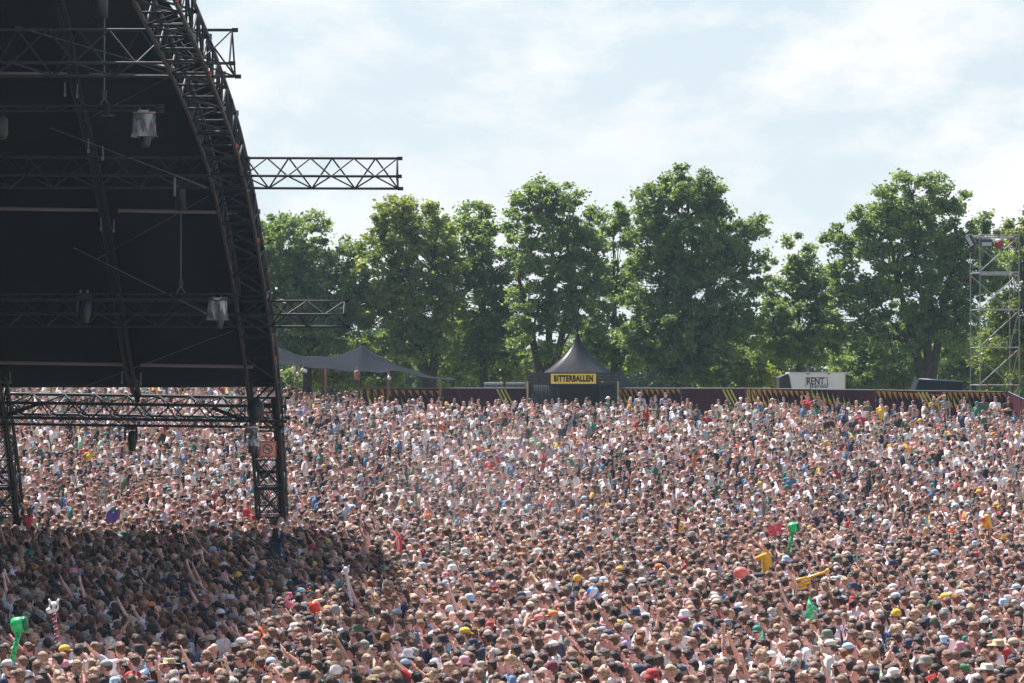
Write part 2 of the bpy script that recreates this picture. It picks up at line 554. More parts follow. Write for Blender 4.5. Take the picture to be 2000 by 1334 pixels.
def fence(name, A, B, pw, label, H=2.05, phase=0.0):
    A, B = Vector(A), Vector(B)
    root = empty(name, A, label, 'fence', 'banner fences round the field')
    L = (B - A).xy.length
    n = max(1, round(L / pw))
    w = L / n
    u = Vector(((B - A).x, (B - A).y, 0)).normalized()
    nv = Vector((u.y, -u.x, 0))            # towards the crowd
    if nv.y > 0: nv = -nv
    def W3(s, z, off): 
        p = A + u * s
        return Vector((p.x, p.y, ground_z(min(p.y, 161)) + z)) + nv * off
    for i in range(n):
        s0, s1 = i * w + 0.02, (i + 1) * w - 0.02
        bm = bmesh.new()
        K = 6
        grid = [[bm.verts.new(W3(s0 + (s1 - s0) * k / K, z, 0.012 * math.sin(k * 2.1 + i))) for k in range(K + 1)] for z in (0.03, H)]
        for k in range(K):
            bm.faces.new((grid[0][k], grid[0][k + 1], grid[1][k + 1], grid[1][k]))
        pn = obj('banner_panel', bm, root, PURPLE)
        for mm, polys, off in (
            (DARKP, [[(s, 0), (s + 0.09, 0), (s + 0.09 + 2.4, 2.4), (s + 2.4, 2.4)] for s in np.arange(s0 - 2.6, s1, 0.22)], 0.022),):
            bm = bmesh.new()
            for pl in polys:
                q = clip_poly(pl, s0 + 0.03, s1 - 0.03, 0.06, H - 0.04)
                if q: poly(bm, [W3(a, b, off) for a, b in q])
            obj('printed_stripes', bm, pn, mm)['kind'] = 'stuff'
        # a rising row of spikes on black, then a row hanging from the top edge
        kinds = [ (LIME, []), (ORANGE, []), (BLACKP, []) ]
        ph = (i * 0.61 + phase) % 1.0
        if i % 3 != 1:
            for k in range(11):
                t = k / 11
                s = s0 + (0.03 + t) * (s1 - s0) * 0.92
                zb = 1.45 - 0.85 * t + 0.25 * ph
                kinds[2][1].append([(s, zb - .05), (s + .2, zb - .12), (s + .12, zb + .48), (s - .08, zb + .5)])
                kinds[0][1].append([(s, zb), (s + .13, zb - .06), (s - .1, zb + .55)])
                kinds[1][1].append([(s + .02, zb - .12), (s + .2, zb - .16), (s + .1, zb + .16)])
        if i % 3 == 2 or i % 4 == 0:
            for k in range(12):
                t = k / 12
                s = s0 + t * (s1 - s0)
                zt = H - 0.02 - 0.35 * t * ph
                kinds[2][1].append([(s, zt), (s + .24, zt), (s + .2, zt - .5), (s + .1, zt - .5)])
                kinds[1][1].append([(s, zt), (s + .2, zt), (s + .24, zt - .46 + .2 * t)])
        if i % 3 == 1:
            for k in range(3):
                s = s0 + w * 0.62 + k * 0.2
                kinds[0][1].append([(s, H), (s + .1, H), (s + 1.0, 0.3), (s + .92, 0.3)])
        for j, (mm, polys) in enumerate(kinds):
            bm = bmesh.new()
            for pl in polys:
                q = clip_poly(pl, s0 + 0.03, s1 - 0.03, 0.06, H - 0.04)
                if len(q) > 2: poly(bm, [W3(a, b, 0.026 + 0.004 * (1 if j < 2 else 0) + 0.004 * (j == 0)) for a, b in q])
            if len(bm.faces): obj('printed_spikes', bm, pn, mm)['kind'] = 'stuff'
            else: bm.free()
        bar('post', W3(i * w, 0, -0.04), W3(i * w, H + 0.08, -0.04), 0.024, GREYP, root)
        bar('clamp', W3(i * w, H - .5, -0.02), W3(i * w, H - .5, 0.06), 0.04, GALV, root)
        bar('top_rail', W3(s0, H + 0.02, -0.01), W3(s1, H + 0.02, -0.01), 0.02, GALV, root)
    bar('post', W3(L, 0, -0.04), W3(L, H + 0.08, -0.04), 0.024, GREYP, root)

fence('banner_fence', P(700, 0, 158).xy.to_3d(), P(1030, 0, 158).xy.to_3d(), 3.5, 'purple banner fence with spiky print, left of the pointed food tent', phase=.3)
fence('banner_fence', P(1206, 0, 157.5).xy.to_3d(), P(1968, 0, 154).xy.to_3d(), 3.5, 'long purple banner fence with lime and orange spikes, right of the pointed food tent')
fence('banner_fence', P(1970, 0, 154).xy.to_3d(), P(2130, 0, 132).xy.to_3d(), 3.5, 'purple banner fence turning towards the camera at the right edge', phase=.5)

# ---------------------------------------------------------------- pointed food tent
BLACKT = mat('black_tent_pvc', (0.004, 0.007, 0.013), 0.38, vary=0.2, vscale=1.2, bump=0.25, bscale=3, spec=0.08)
BLACKB = mat('black_boards', (0.012, 0.014, 0.018), 0.55, vary=0.3, vscale=3)
WOODP = mat('pale_wood', (0.42, 0.30, 0.22), 0.7, vary=0.2, vscale=3)
WOODD = mat('brown_pole_wood', (0.20, 0.11, 0.06), 0.7, vary=0.3, vscale=3)
YELS = mat('yellow_sign', (0.86, 0.64, 0.07), 0.6, vary=0.05, vscale=2)
INK = mat('black_lettering', (0.012, 0.012, 0.012), 0.6)
WHITE = mat('white_gloss', (0.75, 0.75, 0.76), 0.4, vary=0.05, vscale=2)
def text_mesh(body, size, ext=0.01, offset=0.0, shear=0.0, spacing=1.0):
    cu = bpy.data.curves.new('text', 'FONT')
    cu.body = body; cu.size = size; cu.extrude = ext; cu.offset = offset; cu.shear = shear; cu.space_character = spacing
    cu.align_x = 'CENTER'; cu.align_y = 'CENTER'; cu.resolution_u = 3
    o = bpy.data.objects.new('text', cu)
    COL.objects.link(o)
    dg = bpy.context.evaluated_depsgraph_get()
    me = bpy.data.meshes.new_from_object(o.evaluated_get(dg))
    bpy.data.objects.remove(o)
    bpy.data.curves.remove(cu)
    return me
def put_text(name, body, size, loc, parent, m, width=None, **k):
    me = text_mesh(body, size, **k)
    me.materials.clear()
    xs_ = [v.co.x for v in me.vertices]
    w0 = max(xs_) - min(xs_)
    sx = (width / w0) if width else 1.0
    o = bpy.data.objects.new(name, me)
    me.materials.append(m)
    COL.objects.link(o)
    o.matrix_basis = Matrix.Translation(Vector(loc)) @ Matrix.Rotation(math.radians(90), 4, 'X') @ Matrix.Diagonal((sx, 1, 1, 1))
    attach(o, parent)
    return o

D0 = 156.0
ppm = F / D0
cx = (1119 - 1000) / ppm
tz = ground_z(156)
root = empty('food_tent', (cx, D0, tz), 'black pointed pagoda tent with a yellow BITTERBALLEN sign above its counter', 'tent')
zt = P(0, 728, D0).z      # eave height
za = P(0, 643, D0).z      # apex
apx = (1130 - 1000) / ppm
hx0, hx1 = (1062 - 1000) / ppm, (1197 - 1000) / ppm
bm = bmesh.new()
N, M_ = 32, 14
hw, hd = (hx1 - hx0) / 2, 2.2
cxx, cyy = (hx0 + hx1) / 2, D0 + hd + 0.25
rings = []
for j in range(M_ + 1):
    t = j / M_
    z = zt + (za - zt) * t
    s = (1 - t) ** 1.75 * 0.97 + 0.03 * (1 - t) + 0.008
    ring = []
    for k in range(N):
        a = 2 * math.pi * k / N + math.pi / 4
        c_, s_ = math.cos(a), math.sin(a)
        q = max(abs(c_), abs(s_))
        sq = (c_ / q, s_ / q)
        mixr = (1 - t) ** 0.5
        vx = sq[0] * mixr + c_ * (1 - mixr)
        vy = sq[1] * mixr + s_ * (1 - mixr)
        pull = 1 - 0.05 * math.sin(math.pi * t) * (1 - abs(abs(c_) - abs(s_)))
        ring.append(bm.verts.new((cxx + (apx - cxx) * t + vx * hw * s * pull, cyy + vy * hd * s * pull, z)))
    rings.append(ring)
for j in range(M_):
    for k in range(N):
        f = bm.faces.new((rings[j][k], rings[j][(k + 1) % N], rings[j + 1][(k + 1) % N], rings[j + 1][k])); f.smooth = True
bm.faces.new(rings[-1])
roof = obj('tent_roof', bm, root, BLACKT)
bm = bmesh.new(); lathe(bm, [(0.05, 0), (0.03, 0.12), (0.012, 0.3)], 10, Matrix.Translation((apx, cyy, za - 0.05)))
obj('finial', bm, roof, BLACKT)
fx0, fx1 = (1029 - 1000) / ppm, (1208 - 1000) / ppm
fz0, fz1 = P(0, 752, D0).z, P(0, 727, D0).z
nb = 4
for i in range(nb):                       # fascia boards
    h = (fz1 - fz0) / nb
    bm = bmesh.new()
    box(bm, ((fx0 + fx1) / 2, D0 - 0.02 + 0.008 * (i % 2), fz0 + h * (i + 0.5)), (fx1 - fx0, 0.05, h - 0.02))
    obj('fascia_board', bm, root, BLACKB)
for sx in (fx0, fx1):
    bm = bmesh.new()
    box(bm, (sx, D0 + 2.3, (fz0 + fz1) / 2), (0.05, 4.5, fz1 - fz0)); obj('side_fascia', bm, root, BLACKB)
for sx in (fx0 + 0.03, fx1 - 0.03):
    bm = bmesh.new()
    box(bm, (sx, D0 - 0.08, (tz + fz0) / 2 + 0.1), (0.09, 0.06, fz0 - tz + 0.2)); obj('corner_post', bm, root, WOODP)
bm = bmesh.new()
box(bm, ((fx0 + fx1) / 2, D0 + 3.6, (tz + fz0) / 2), (fx1 - fx0 - 0.2, 0.05, fz0 - tz)); obj('back_wall', bm, root, BLACKB)
bm = bmesh.new()
for sx in np.linspace(fx0 + 0.3, fx0 + 1.6, 12):
    tube(bm, [(sx, D0 + 0.4 + 0.03 * math.sin(sx * 20), tz + 0.1), (sx, D0 + 0.4, fz0)], 0.055, 6)
for sx in np.linspace(fx1 - 0.9, fx1 - 0.2, 7):
    tube(bm, [(sx, D0 + 0.4, tz + 0.1), (sx, D0 + 0.4, fz0)], 0.055, 6)
obj('curtain', bm, root, mat('dark_curtain', (0.02, 0.03, 0.045), 0.8))['kind'] = 'stuff'
bm = bmesh.new()
box(bm, ((fx0 + fx1) / 2, D0 + 0.6, tz + 0.55), (fx1 - fx0 - 0.6, 0.5, 1.1)); obj('counter', bm, root, BLACKB)
# sign
sx0, sx1, sz0, sz1 = (1076 - 1000) / ppm, (1164 - 1000) / ppm, P(0, 749.5, D0).z, P(0, 730, D0).z
bm = bmesh.new()
box(bm, ((sx0 + sx1) / 2, D0 - 0.09, (sz0 + sz1) / 2), (sx1 - sx0, 0.04, sz1 - sz0))
sg = obj('sign', bm, root, YELS)
tag(sg, 'yellow sign reading BITTERBALLEN in black')
put_text('lettering', 'BITTERBALLEN', 0.42, ((sx0 + sx1) / 2, D0 - 0.125, (sz0 + sz1) / 2), sg, INK, width=(sx1 - sx0) * 0.87, offset=0.026, ext=0.006, spacing=1.16)

# small dark tent behind, right of it
bm = bmesh.new()
c0 = P(1212, 762, 163)
lathe(bm, [(0.9, 0), (0.85, 0.15), (0.35, 0.5), (0.03, 0.95)], 14, Matrix.Translation((c0.x, 163, P(0, 758, 163).z)))
t2 = obj('small_tent', bm, None, mat('dark_canvas', (0.04, 0.055, 0.055), 0.7, vary=0.2, vscale=4))
for v in t2.data.vertices: pass
tag(t2, 'small dark peaked canopy peeping out behind the right side of the food tent', 'tent')
bm = bmesh.new()
for a in range(4):
    x, y = c0.x + 0.7 * math.cos(a * 1.57 + .78), 163 + 0.7 * math.sin(a * 1.57 + .78)
    tube(bm, [(x, y, 3.95), (x, y, P(0, 757, 163).z)], 0.025, 6)
obj('legs', bm, t2, GREYP)

# ---------------------------------------------------------------- portable toilets
TOI = mat('toilet_grey_blue', (0.20, 0.25, 0.30), 0.5, vary=0.12, vscale=3)
TOIR = mat('toilet_roof_white', (0.55, 0.60, 0.62), 0.5)
for i, (x0, x1, lab) in enumerate(((945, 983, 'left portable toilet cabin with a pale roof behind the banner fence'), (988, 1026, 'right portable toilet cabin, next to the black food tent'))):
    D = 159.5
    pm = F / D
    a, b = (x0 - 1000) / pm, (x1 - 1000) / pm
    r_ = empty('portable_toilet', ((a + b) / 2, D, ground_z(D)), lab, 'portable toilet', 'portable toilets')
    zt_ = P(0, 751, D).z
    gz = ground_z(D)
    bm = bmesh.new(); box(bm, ((a + b) / 2, D + .5, (gz + zt_) / 2), (b - a, 1.0, zt_ - gz)); bmesh.ops.bevel(bm, geom=bm.edges[:], offset=0.03, segments=1, affect='EDGES'); obj('cabin', bm, r_, TOI)
    bm = bmesh.new(); box(bm, ((a + b) / 2, D + .5, zt_ + .06), (b - a + .06, 1.08, .12)); bmesh.ops.bevel(bm, geom=bm.edges[:], offset=0.05, segments=2, affect='EDGES'); obj('roof', bm, r_, TOIR)
    bm = bmesh.new(); box(bm, ((a + b) / 2, D - .015, (gz + zt_) / 2 - .05), (b - a - .25, 0.03, zt_ - gz - .25)); dr = obj('door', bm, r_, mat('toilet_door', (0.13, 0.17, 0.21), 0.5))
    bm = bmesh.new(); box(bm, ((a + b) / 2 + .25, D - .05, gz + 1.1), (.1, 0.04, .05)); obj('handle', bm, dr, GREYP)
    for k in range(3):
        bm = bmesh.new(); box(bm, ((a + b) / 2 - .3 + .3 * k, D - .012, zt_ - .06), (.2, 0.03, .05)); obj('vent', bm, r_, GREYP)

# ---------------------------------------------------------------- box truck with lettering
D = 159.0
pm = F / D
gz = ground_z(D)
tx0, tx1 = (1522 - 1000) / pm, (1650 - 1000) / pm
z1, z0 = P(0, 729, D).z, gz + 0.95
r_ = empty('box_truck', ((tx0 + tx1) / 2, D, gz), 'white box truck body with black lettering RENT wereld and a black sloped front', 'truck')
bm = bmesh.new()
xs0 = (1545 - 1000) / pm
prof = [(tx0 + .66, z0), (tx1, z0), (tx1, z1), (xs0 - .25, z1), (xs0 - .05, z1 - .1)]
def prism(bm, prof, y0, y1):
    a = [bm.verts.new((x, y0, z)) for x, z in prof]
    b = [bm.verts.new((x, y1, z)) for x, z in prof]
    bm.faces.new(a[::-1]); bm.faces.new(b)
    for i in range(len(prof)):
        j = (i + 1) % len(prof)
        bm.faces.new((a[i], a[j], b[j], b[i]))
    bmesh.ops.recalc_face_normals(bm, faces=bm.faces[:])
prism(bm, [((1553 - 1000) / pm, z0), (tx1, z0), (tx1, z1), (xs0 - .1, z1)], D, D + 2.3)
bx = obj('box_body', bm, r_, WHITE)
bm = bmesh.new()
prism(bm, [(tx0 + .02, z0 - .1), ((1552 - 1000) / pm, z0 - .1), (xs0 - .12, z1 - .03), (tx0 + .35, z1 - .06), (tx0, z1 - .22)], D + .03, D + 2.27)
obj('cab', bm, r_, BLACKB)
bm = bmesh.new(); box(bm, ((xs0 + tx1) / 2, D + 1.15, z1 + .03), (tx1 - xs0 + .2, 2.36, .06)); obj('roof_edge', bm, bx, TOIR)
for xx in (1578, 1618):
    bm = bmesh.new(); box(bm, ((xx - 1000) / pm, D - .02, z1 - .03), (.16, .04, .05)); obj('marker_light', bm, bx, mat('dark_lens', (0.06, 0.05, 0.05), 0.3))
bm = bmesh.new(); box(bm, (tx1 + .02, D + 1.15, (z0 + z1) / 2), (.05, 2.3, z1 - z0)); obj('rear_frame', bm, bx, mat('tan_frame', (0.5, 0.36, 0.26), 0.6))
lx, lz = (1594 - 1000) / pm, P(0, 745.0, D).z
put_text('lettering', 'RENT', 0.52, (lx - .04, D - 0.012, lz + .0), bx, INK, width=34 / pm, offset=0.012, ext=0.004)
put_text('lettering', 'wereld', 0.34, (lx + .1, D - 0.014, P(0, 754, D).z), bx, INK, width=36 / pm, ext=0.004, shear=0.35)
bm = bmesh.new()
fx0_, fx1_, fz0_, fz1_ = (1574 - 1000) / pm, (1616 - 1000) / pm, P(0, 754.5, D).z, P(0, 737.5, D).z
for c_, s_ in ((((fx0_ + fx1_) / 2, D - .008, fz1_), (fx1_ - fx0_, .012, .025)), ((fx0_, D - .008, (fz0_ + fz1_) / 2), (.025, .012, fz1_ - fz0_ + .02)), ((fx1_, D - .008, (fz0_ + fz1_) / 2 + .05), (.025, .012, fz1_ - fz0_ - .1))):
    box(bm, c_, s_)
obj('logo_frame', bm, bx, INK)
for k, wx in enumerate((tx0 + .7, tx1 - .8)):
    bm = bmesh.new(); tube(bm, [(wx, D + .05, gz + .42), (wx, D + .3, gz + .42)], 0.42, 16); wh = obj('wheel', bm, r_, mat('tyre', (0.02, 0.02, 0.02), 0.9))
    bm = bmesh.new(); tube(bm, [(wx, D + .02, gz + .42), (wx, D + .07, gz + .42)], 0.22, 12); obj('rim', bm, wh, GALV)

# dark tarpaulin roof right
D = 160.0; pm = F / D; gz = ground_z(D)
a, b = (1775 - 1000) / pm, (1880 - 1000) / pm
r_ = empty('tarpaulin_shelter', ((a + b) / 2, D, gz), 'low dark blue tarpaulin shelter behind the fence, left of the scaffold tower', 'shelter')
za_, zb_ = P(0, 741, D).z, P(0, 746, D).z
bm = bmesh.new()
prism(bm, [(a + .5, gz + .9), (b, gz + .9), (b, zb_), (a + .55, za_), (a + .05, gz + 1.3)], D, D + 2.2)
obj('cover', bm, r_, mat('navy_tarpaulin', (0.005, 0.009, 0.018), 0.5, spec=.12, vary=.3, vscale=2, bump=.4, bscale=4))
bm = bmesh.new(); tube(bm, [(a + .5, D - .02, za_ + .02), (b + .02, D - .02, zb_ + .02)], .035, 6); obj('ridge_tube', bm, r_, mat('blue_tube', (0.10, 0.17, 0.27), 0.4))
for xx in (a + .6, b - .1):
    bar('leg', (xx, D + .1, gz), (xx, D + .1, gz + 1.0), 0.03, GREYP, r_)

# ---------------------------------------------------------------- scaffold tower
RED = mat('red_coupler', (0.65, 0.08, 0.05), 0.5)
D = 155.5
r_ = empty('scaffold_tower', (P(1942, 0, D).x, D, ground_z(D)), 'tall galvanised scaffold tower with floodlights on top, right behind the fence', 'scaffold tower')
TW = 1.15
corners = [(P(1909, 0, D).x, D - .9), (P(1985, 0, D).x, D - .9), (P(1979, 0, D).x, D + 1.1), (P(1902, 0, D).x, D + 1.1)]
ztop = P(0, 459, D).z
gz = 3.97
for x, y in corners:
    bar('upright', (x, y, gz), (x, y, ztop), 0.024, GALV, r_)
levels = [P(0, y_, D).z for y_ in (752, 679, 605, 533, 461)]
def coupler(p):
    bm = bmesh.new(); box(bm, p, (.075, .085, .075)); return obj('coupler', bm, r_, RED)
for i, z in enumerate(levels):
    for k in range(4):
        p, q = corners[k], corners[(k + 1) % 4]
        bar('ledger', (p[0], p[1], z), (q[0], q[1], z), 0.026, GALV, r_)
        if k == 0: 
            bar('ledger', (p[0], p[1], z - .14), (q[0], q[1], z - .14), 0.022, GALV, r_) if i in (3, 4) else None
        coupler((p[0], p[1] - .01, z - .35)) if (i + k) % 2 == 0 else None
    coupler((corners[0][0] + .35 + .2 * (i % 3), corners[0][1] - .02, z))
    coupler((corners[1][0] - .3, corners[1][1] - .02, z))
    if i < 4:
        z2 = levels[i + 1]
        bar('diagonal', (corners[0][0], corners[0][1] - .04, z + .05), (corners[1][0], corners[1][1] - .04, z2 - .05), 0.025, GALV, r_)
        bar('diagonal', (corners[3][0], corners[3][1], z2 - .1), (corners[2][0], corners[2][1], z + .05), 0.025, GALV, r_)
        bar('diagonal', (corners[1][0], corners[1][1], z2), (corners[2][0], corners[2][1], z), 0.022, GALV, r_)
        coupler((corners[1][0] - .28, corners[1][1] - .04, z2 - .32))
bar('diagonal', (corners[1][0] - .75, corners[1][1], gz + .8), (corners[1][0], corners[1][1], levels[0]), 0.025, GALV, r_)
# floodlights hang on it: things of their own
LENS = mat('floodlight_glass', (0.30, 0.36, 0.46), 0.25, vary=.1, vscale=6)
FIX = mat('fixture_black', (0.012, 0.014, 0.018), 0.42, vary=.2, vscale=9)
def flood(px, py, rot, label, w=20, h=12):
    p = P(px, py, D - 1.15)
    r2 = empty('floodlight', p, label, 'floodlight', 'floodlights on the scaffold tower')
    R = Matrix.Rotation(rot, 3, 'Y')
    bm = bmesh.new(); box(bm, p, (.62, .22, .36), R); bmesh.ops.bevel(bm, geom=bm.edges[:], offset=.02, segments=1, affect='EDGES'); obj('housing', bm, r2, FIX)
    bm = bmesh.new(); box(bm, p + R @ Vector((0, -.12, -.07)), (.5, .02, .18), R); obj('lamp_glass', bm, r2, LENS)
    for k in range(3):
        bm = bmesh.new(); box(bm, p + R @ Vector((-.14 + .14 * k, -.05, .19)), (.07, .16, .05), R); obj('cooling_fin', bm, r2, GALV)
    bar('bracket', p + R @ Vector((0, .1, .1)), p + Vector((.1 if px < 1915 else 0, .3, .26)), .02, FIX, r2)
flood(1896, 470, math.radians(62), 'tilted floodlight on the top left corner of the scaffold tower')
flood(1927, 474, 0.0, 'level floodlight below the top rail of the scaffold tower')
p = P(1898, 486, D - .9)
bm = bmesh.new(); ell(bm, p, (.22, .25, .2), 2); sp = obj('speaker_horn', smooth(bm), None, FIX)
tag(sp, 'dark rounded horn under the tilted floodlight on the scaffold tower', 'horn')
p = P(1952, 477, D - 1.0)
bm = bmesh.new(); ell(bm, p, (.24, .26, .25), 2)
for v in bm.verts: v.co += Vector(noise.noise_vector(v.co * 4)) * .03
rb = obj('covered_lamp', smooth(bm), None, mat('dark_red_cover', (0.18, 0.012, 0.03), 0.55, vary=.2, vscale=6))
tag(rb, 'round lamp under a dark red cover near the top of the scaffold tower', 'lamp')
bm = bmesh.new(); ell(bm, p + Vector((-.05, .03, .16)), (.2, .2, .13), 2); obj('cover_cap', smooth(bm), rb, mat('pinkish_white_cover', (0.65, 0.5, 0.52), 0.5))
bar('bracket', p + Vector((0, 0, .2)), p + Vector((0, .1, .5)), .02, FIX, rb)

# ---------------------------------------------------------------- stretch tent
D = 157.0
r_ = empty('stretch_tent', (P(705, 0, D).x, D, ground_z(156)), 'dark grey stretch tent with a raised peak and drooping edges, left of the banner fence', 'tent')
front = [(420, 700), (470, 694), (540, 712), (580, 714), (625, 720), (690, 727), (740, 728), (765, 724), (800, 730), (850, 741), (890, 742)]
back = [(420, 640), (470, 655), (540, 682), (580, 694), (620, 695), (660, 690), (683, 681), (697, 670), (711, 681), (735, 695), (770, 712), (830, 732), (890, 741)]
bm = bmesh.new()
NJ = 10
def lerp_curve(c, x):
    for i in range(len(c) - 1):
        if c[i][0] <= x <= c[i + 1][0]:
            t = (x - c[i][0]) / (c[i + 1][0] - c[i][0]); t2_ = t
            return c[i][1] + (c[i + 1][1] - c[i][1]) * t2_
    return c[-1][1]
cols = []
for x in np.arange(420, 891, 5):
    yf, yb = lerp_curve(front, x), lerp_curve(back, x)
    wdt = 5.5 * min(1, (895 - x) / 120 + .05)
    c_ = []
    for j in range(NJ + 1):
        t = j / NJ
        Dj = D - 2.0 * 0 + wdt * t
        y = yf + (yb - yf) * (t ** 1.25)
        pt = P(x, y, D); 
        c_.append(bm.verts.new((pt.x, Dj, pt.z + 0.03 * math.sin(x * .09 + t * 4))))
    cols.append(c_)
for i in range(len(cols) - 1):
    for j in range(NJ):
        f = bm.faces.new((cols[i][j], cols[i + 1][j], cols[i + 1][j + 1], cols[i][j + 1])); f.smooth = True
cn = obj('canopy', bm, r_, mat('grey_stretch_fabric', (0.020, 0.023, 0.029), 0.9, spec=.0, vary=.12, vscale=.8, bump=.2, bscale=2))
md = cn.modifiers.new('thickness', 'SOLIDIFY'); md.thickness = .02
for (xx, yt, lean) in ((580, 716, 0), (760, 727, 5), (861, 741, 4), (636, 722, 0)):
    p, q = P(xx, yt, D), P(xx - lean, 0, D)
    bar('pole', (q.x, D - .1, ground_z(156)), (p.x, D - .1, p.z + .12), .07, WOODD, r_)
for xx in (697, 620):
    p = P(xx, lerp_curve(back, xx), D)
    bar('pole', (p.x, D + 3.0, 3.9), (p.x, D + 5, p.z - .4), .06, WOODD, r_)
bar('guy_rope', P(890, 741, D), (P(915, 0, D).x, D - .2, 4.0), .012, GREYP, r_)
bar('guy_rope', P(580, 714, D - .1), (P(620, 0, D).x, D - 1, 5.7), .01, GREYP, r_)
LANT = mat('lantern_glass', (0.55, 0.57, 0.6), 0.15, spec=.8)
for i, (lx_, ly_, lab) in enumerate(((573, 720, 'pale globe lantern hanging left of the first tent pole'), (592, 723, 'pair of glass lanterns right of the first tent pole'), (581, 731, 'small white lantern on the first tent pole'), (760, 738, 'small white lantern on the second tent pole'))):
    bm = bmesh.new()
    p = P(lx_, ly_, D - .3)
    ell(bm, p, (.11, .11, .12), 2)
    if i == 1: ell(bm, p + Vector((.12, .02, -.05)), (.09, .09, .1), 2)
    o = obj('lantern', smooth(bm), None, LANT); tag(o, lab, 'lantern', 'lanterns under the stretch tent')
    bar('hanger', p + Vector((0, 0, .1)), p + Vector((0, .2, .4)), .008, GREYP, o)
    bm = bmesh.new(); lathe(bm, [(.05, 0), (.05, .05), (.02, .08)], 8, Matrix.Translation(p + Vector((0, 0, .09)))); obj('cap', bm, o, GREYP)
p = P(697, 731, D - .2)
bm = bmesh.new(); lathe(bm, [(.10, -.3), (.14, -.25), (.14, .12), (.08, .2)], 12, Matrix.Translation(p)); o = obj('paper_lantern', bm, None, mat('brown_lantern', (0.26, 0.12, 0.09), .7, vary=.5, vscale=14)); tag(o, 'brown cylindrical lantern hanging under the tent peak', 'lantern')
bar('hanger', p + Vector((0, 0, .2)), p + Vector((0, .2, .4)), .01, GREYP, o)
# (drawn at an earlier, nearer depth estimate with an eye height of 5.6, scaled about the camera at the end of this section)
HC_REAL = HC
HC = 5.6
_before = set(COL.objects)
# ---------------------------------------------------------------- stage roof
STEEL = mat('black_truss_steel', (0.008, 0.013, 0.020), 0.5, 0.0, vary=.25, vscale=3, spec=.22)
TUBE = mat('truss_chord_paint', (0.021, 0.021, 0.026), 0.45, 0.0, vary=.3, vscale=3, spec=.3)
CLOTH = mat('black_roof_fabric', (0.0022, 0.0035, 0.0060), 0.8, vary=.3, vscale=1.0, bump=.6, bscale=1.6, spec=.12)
KEDER = mat('pinkish_keder_rail', (0.20, 0.16, 0.17), 0.5, vary=.1, vscale=2)
SLING = mat('pale_sling', (0.20, 0.19, 0.20), 0.7)
CABLE = mat('steel_cable', (0.14, 0.16, 0.18), 0.5)

def interp(tab, s):
    for i in range(len(tab) - 1):
        if tab[i][0] <= s <= tab[i + 1][0]:
            t = (s - tab[i][0]) / (tab[i + 1][0] - tab[i][0])
            return [a + (b - a) * t for a, b in zip(tab[i][1:], tab[i + 1][1:])]
    return list(tab[-1][1:])

# roof curve (depth, height) from the crowd side down low, up and over towards the camera
RC = [(81.5, 5.35), (79.6, 6.1), (77.6, 7.7), (75.0, 9.7), (72.6, 11.2), (69.9, 12.45), (68.2, 13.7), (65.5, 14.9), (62, 15.8), (57, 16.5), (53.5, 16.85)]
EX = [-6.25, -6.2, -6.2, -6.25, -6.4, -6.85, -7.45, -8.6, -9.5, -10.6, -12.2]   # right-hand edge of the cloth, out of view shaped for its shadow
def catmull(ps, n=6):
    out = []
    for i in range(len(ps) - 1):
        p0, p1, p2, p3 = ps[max(i - 1, 0)], ps[i], ps[i + 1], ps[min(i + 2, len(ps) - 1)]
        for k in range(n):
            t = k / n
            out.append(tuple(0.5 * ((2 * b) + (-a + c) * t + (2 * a - 5 * b + 4 * c - d) * t * t + (-a + 3 * b - 3 * c + d) * t ** 3) for a, b, c, d in zip(p0, p1, p2, p3)))
    out.append(tuple(ps[-1]))
    return out
RS = catmull([(a, b, e) for (a, b), e in zip(RC, EX)], 6)
roof = empty('stage_roof', (-9.9, 81.5, 0), 'huge black arched stage roof of cloth panels seen from inside at the left', 'stage roof')
seams = [0, 8, 18, 24, 30, 36, 48, 60]       # indices into RS where panels join
ribs = [-6.0, -9.9, -13.25, -16.6, -20.0, -26.0]
for si in range(len(seams) - 1):
    for ri in range(len(ribs) - 1):
        bm = bmesh.new()
        rows = []
        for i in range(seams[si], seams[si + 1] + 1):
            D_, z_, ex = RS[i]
            xr = ex if ri == 0 else ribs[ri]
            xl = min(ribs[ri + 1], xr - .3)
            row = []
            for k in range(13):
                x = xr + (xl - xr) * k / 12
                t = (i - seams[si]) / (seams[si + 1] - seams[si])
                sag = -0.10 * math.sin(math.pi * t) * math.sin(math.pi * k / 12)
                wr = 0.020 * noise.noise(Vector((x * 0.35, D_ * 1.9, z_ * 1.9))) + 0.012 * noise.noise(Vector((x * .9, D_ * 5, z_ * 5)))
                row.append(bm.verts.new((x, D_ + wr, z_ + sag + wr)))
            rows.append(row)
        for i in range(len(rows) - 1):
            for k in range(12):
                f = bm.faces.new((rows[i][k], rows[i][k + 1], rows[i + 1][k + 1], rows[i + 1][k])); f.smooth = True
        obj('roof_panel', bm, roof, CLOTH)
for i in (4, 18, 30):                           # pale rails: y 712, 410, 145
    pass
for (yy, D_) in ((712, 79.6), (411, 75.0), (146, 69.9)):
    z = P(0, yy, D_).z
    for (xa, xb, dz) in ((-6.7, -9.6, -0.06), (-10.0, -13.3, 0.0), (-13.4, -20, 0.03)):
        bar('keder_rail', (xa, D_ - .18, z + dz), (xb, D_ - .18, z + dz + .05), .045, KEDER, roof)
bm = bmesh.new()
wr = []
for d in np.arange(14, 81.6, 2.5):
    wr.append([bm.verts.new((-26.0 + .12 * math.sin(d * 1.7), d, z)) for z in (0.0, 5.0, 10.0, 16.8)])
for a, b in zip(wr, wr[1:]):
    for k in range(3): bm.faces.new((a[k], a[k + 1], b[k + 1], b[k]))
obj('unseen_light_blocker', smooth(bm), roof, CLOTH)  # wall added out of view to block sky light from the left
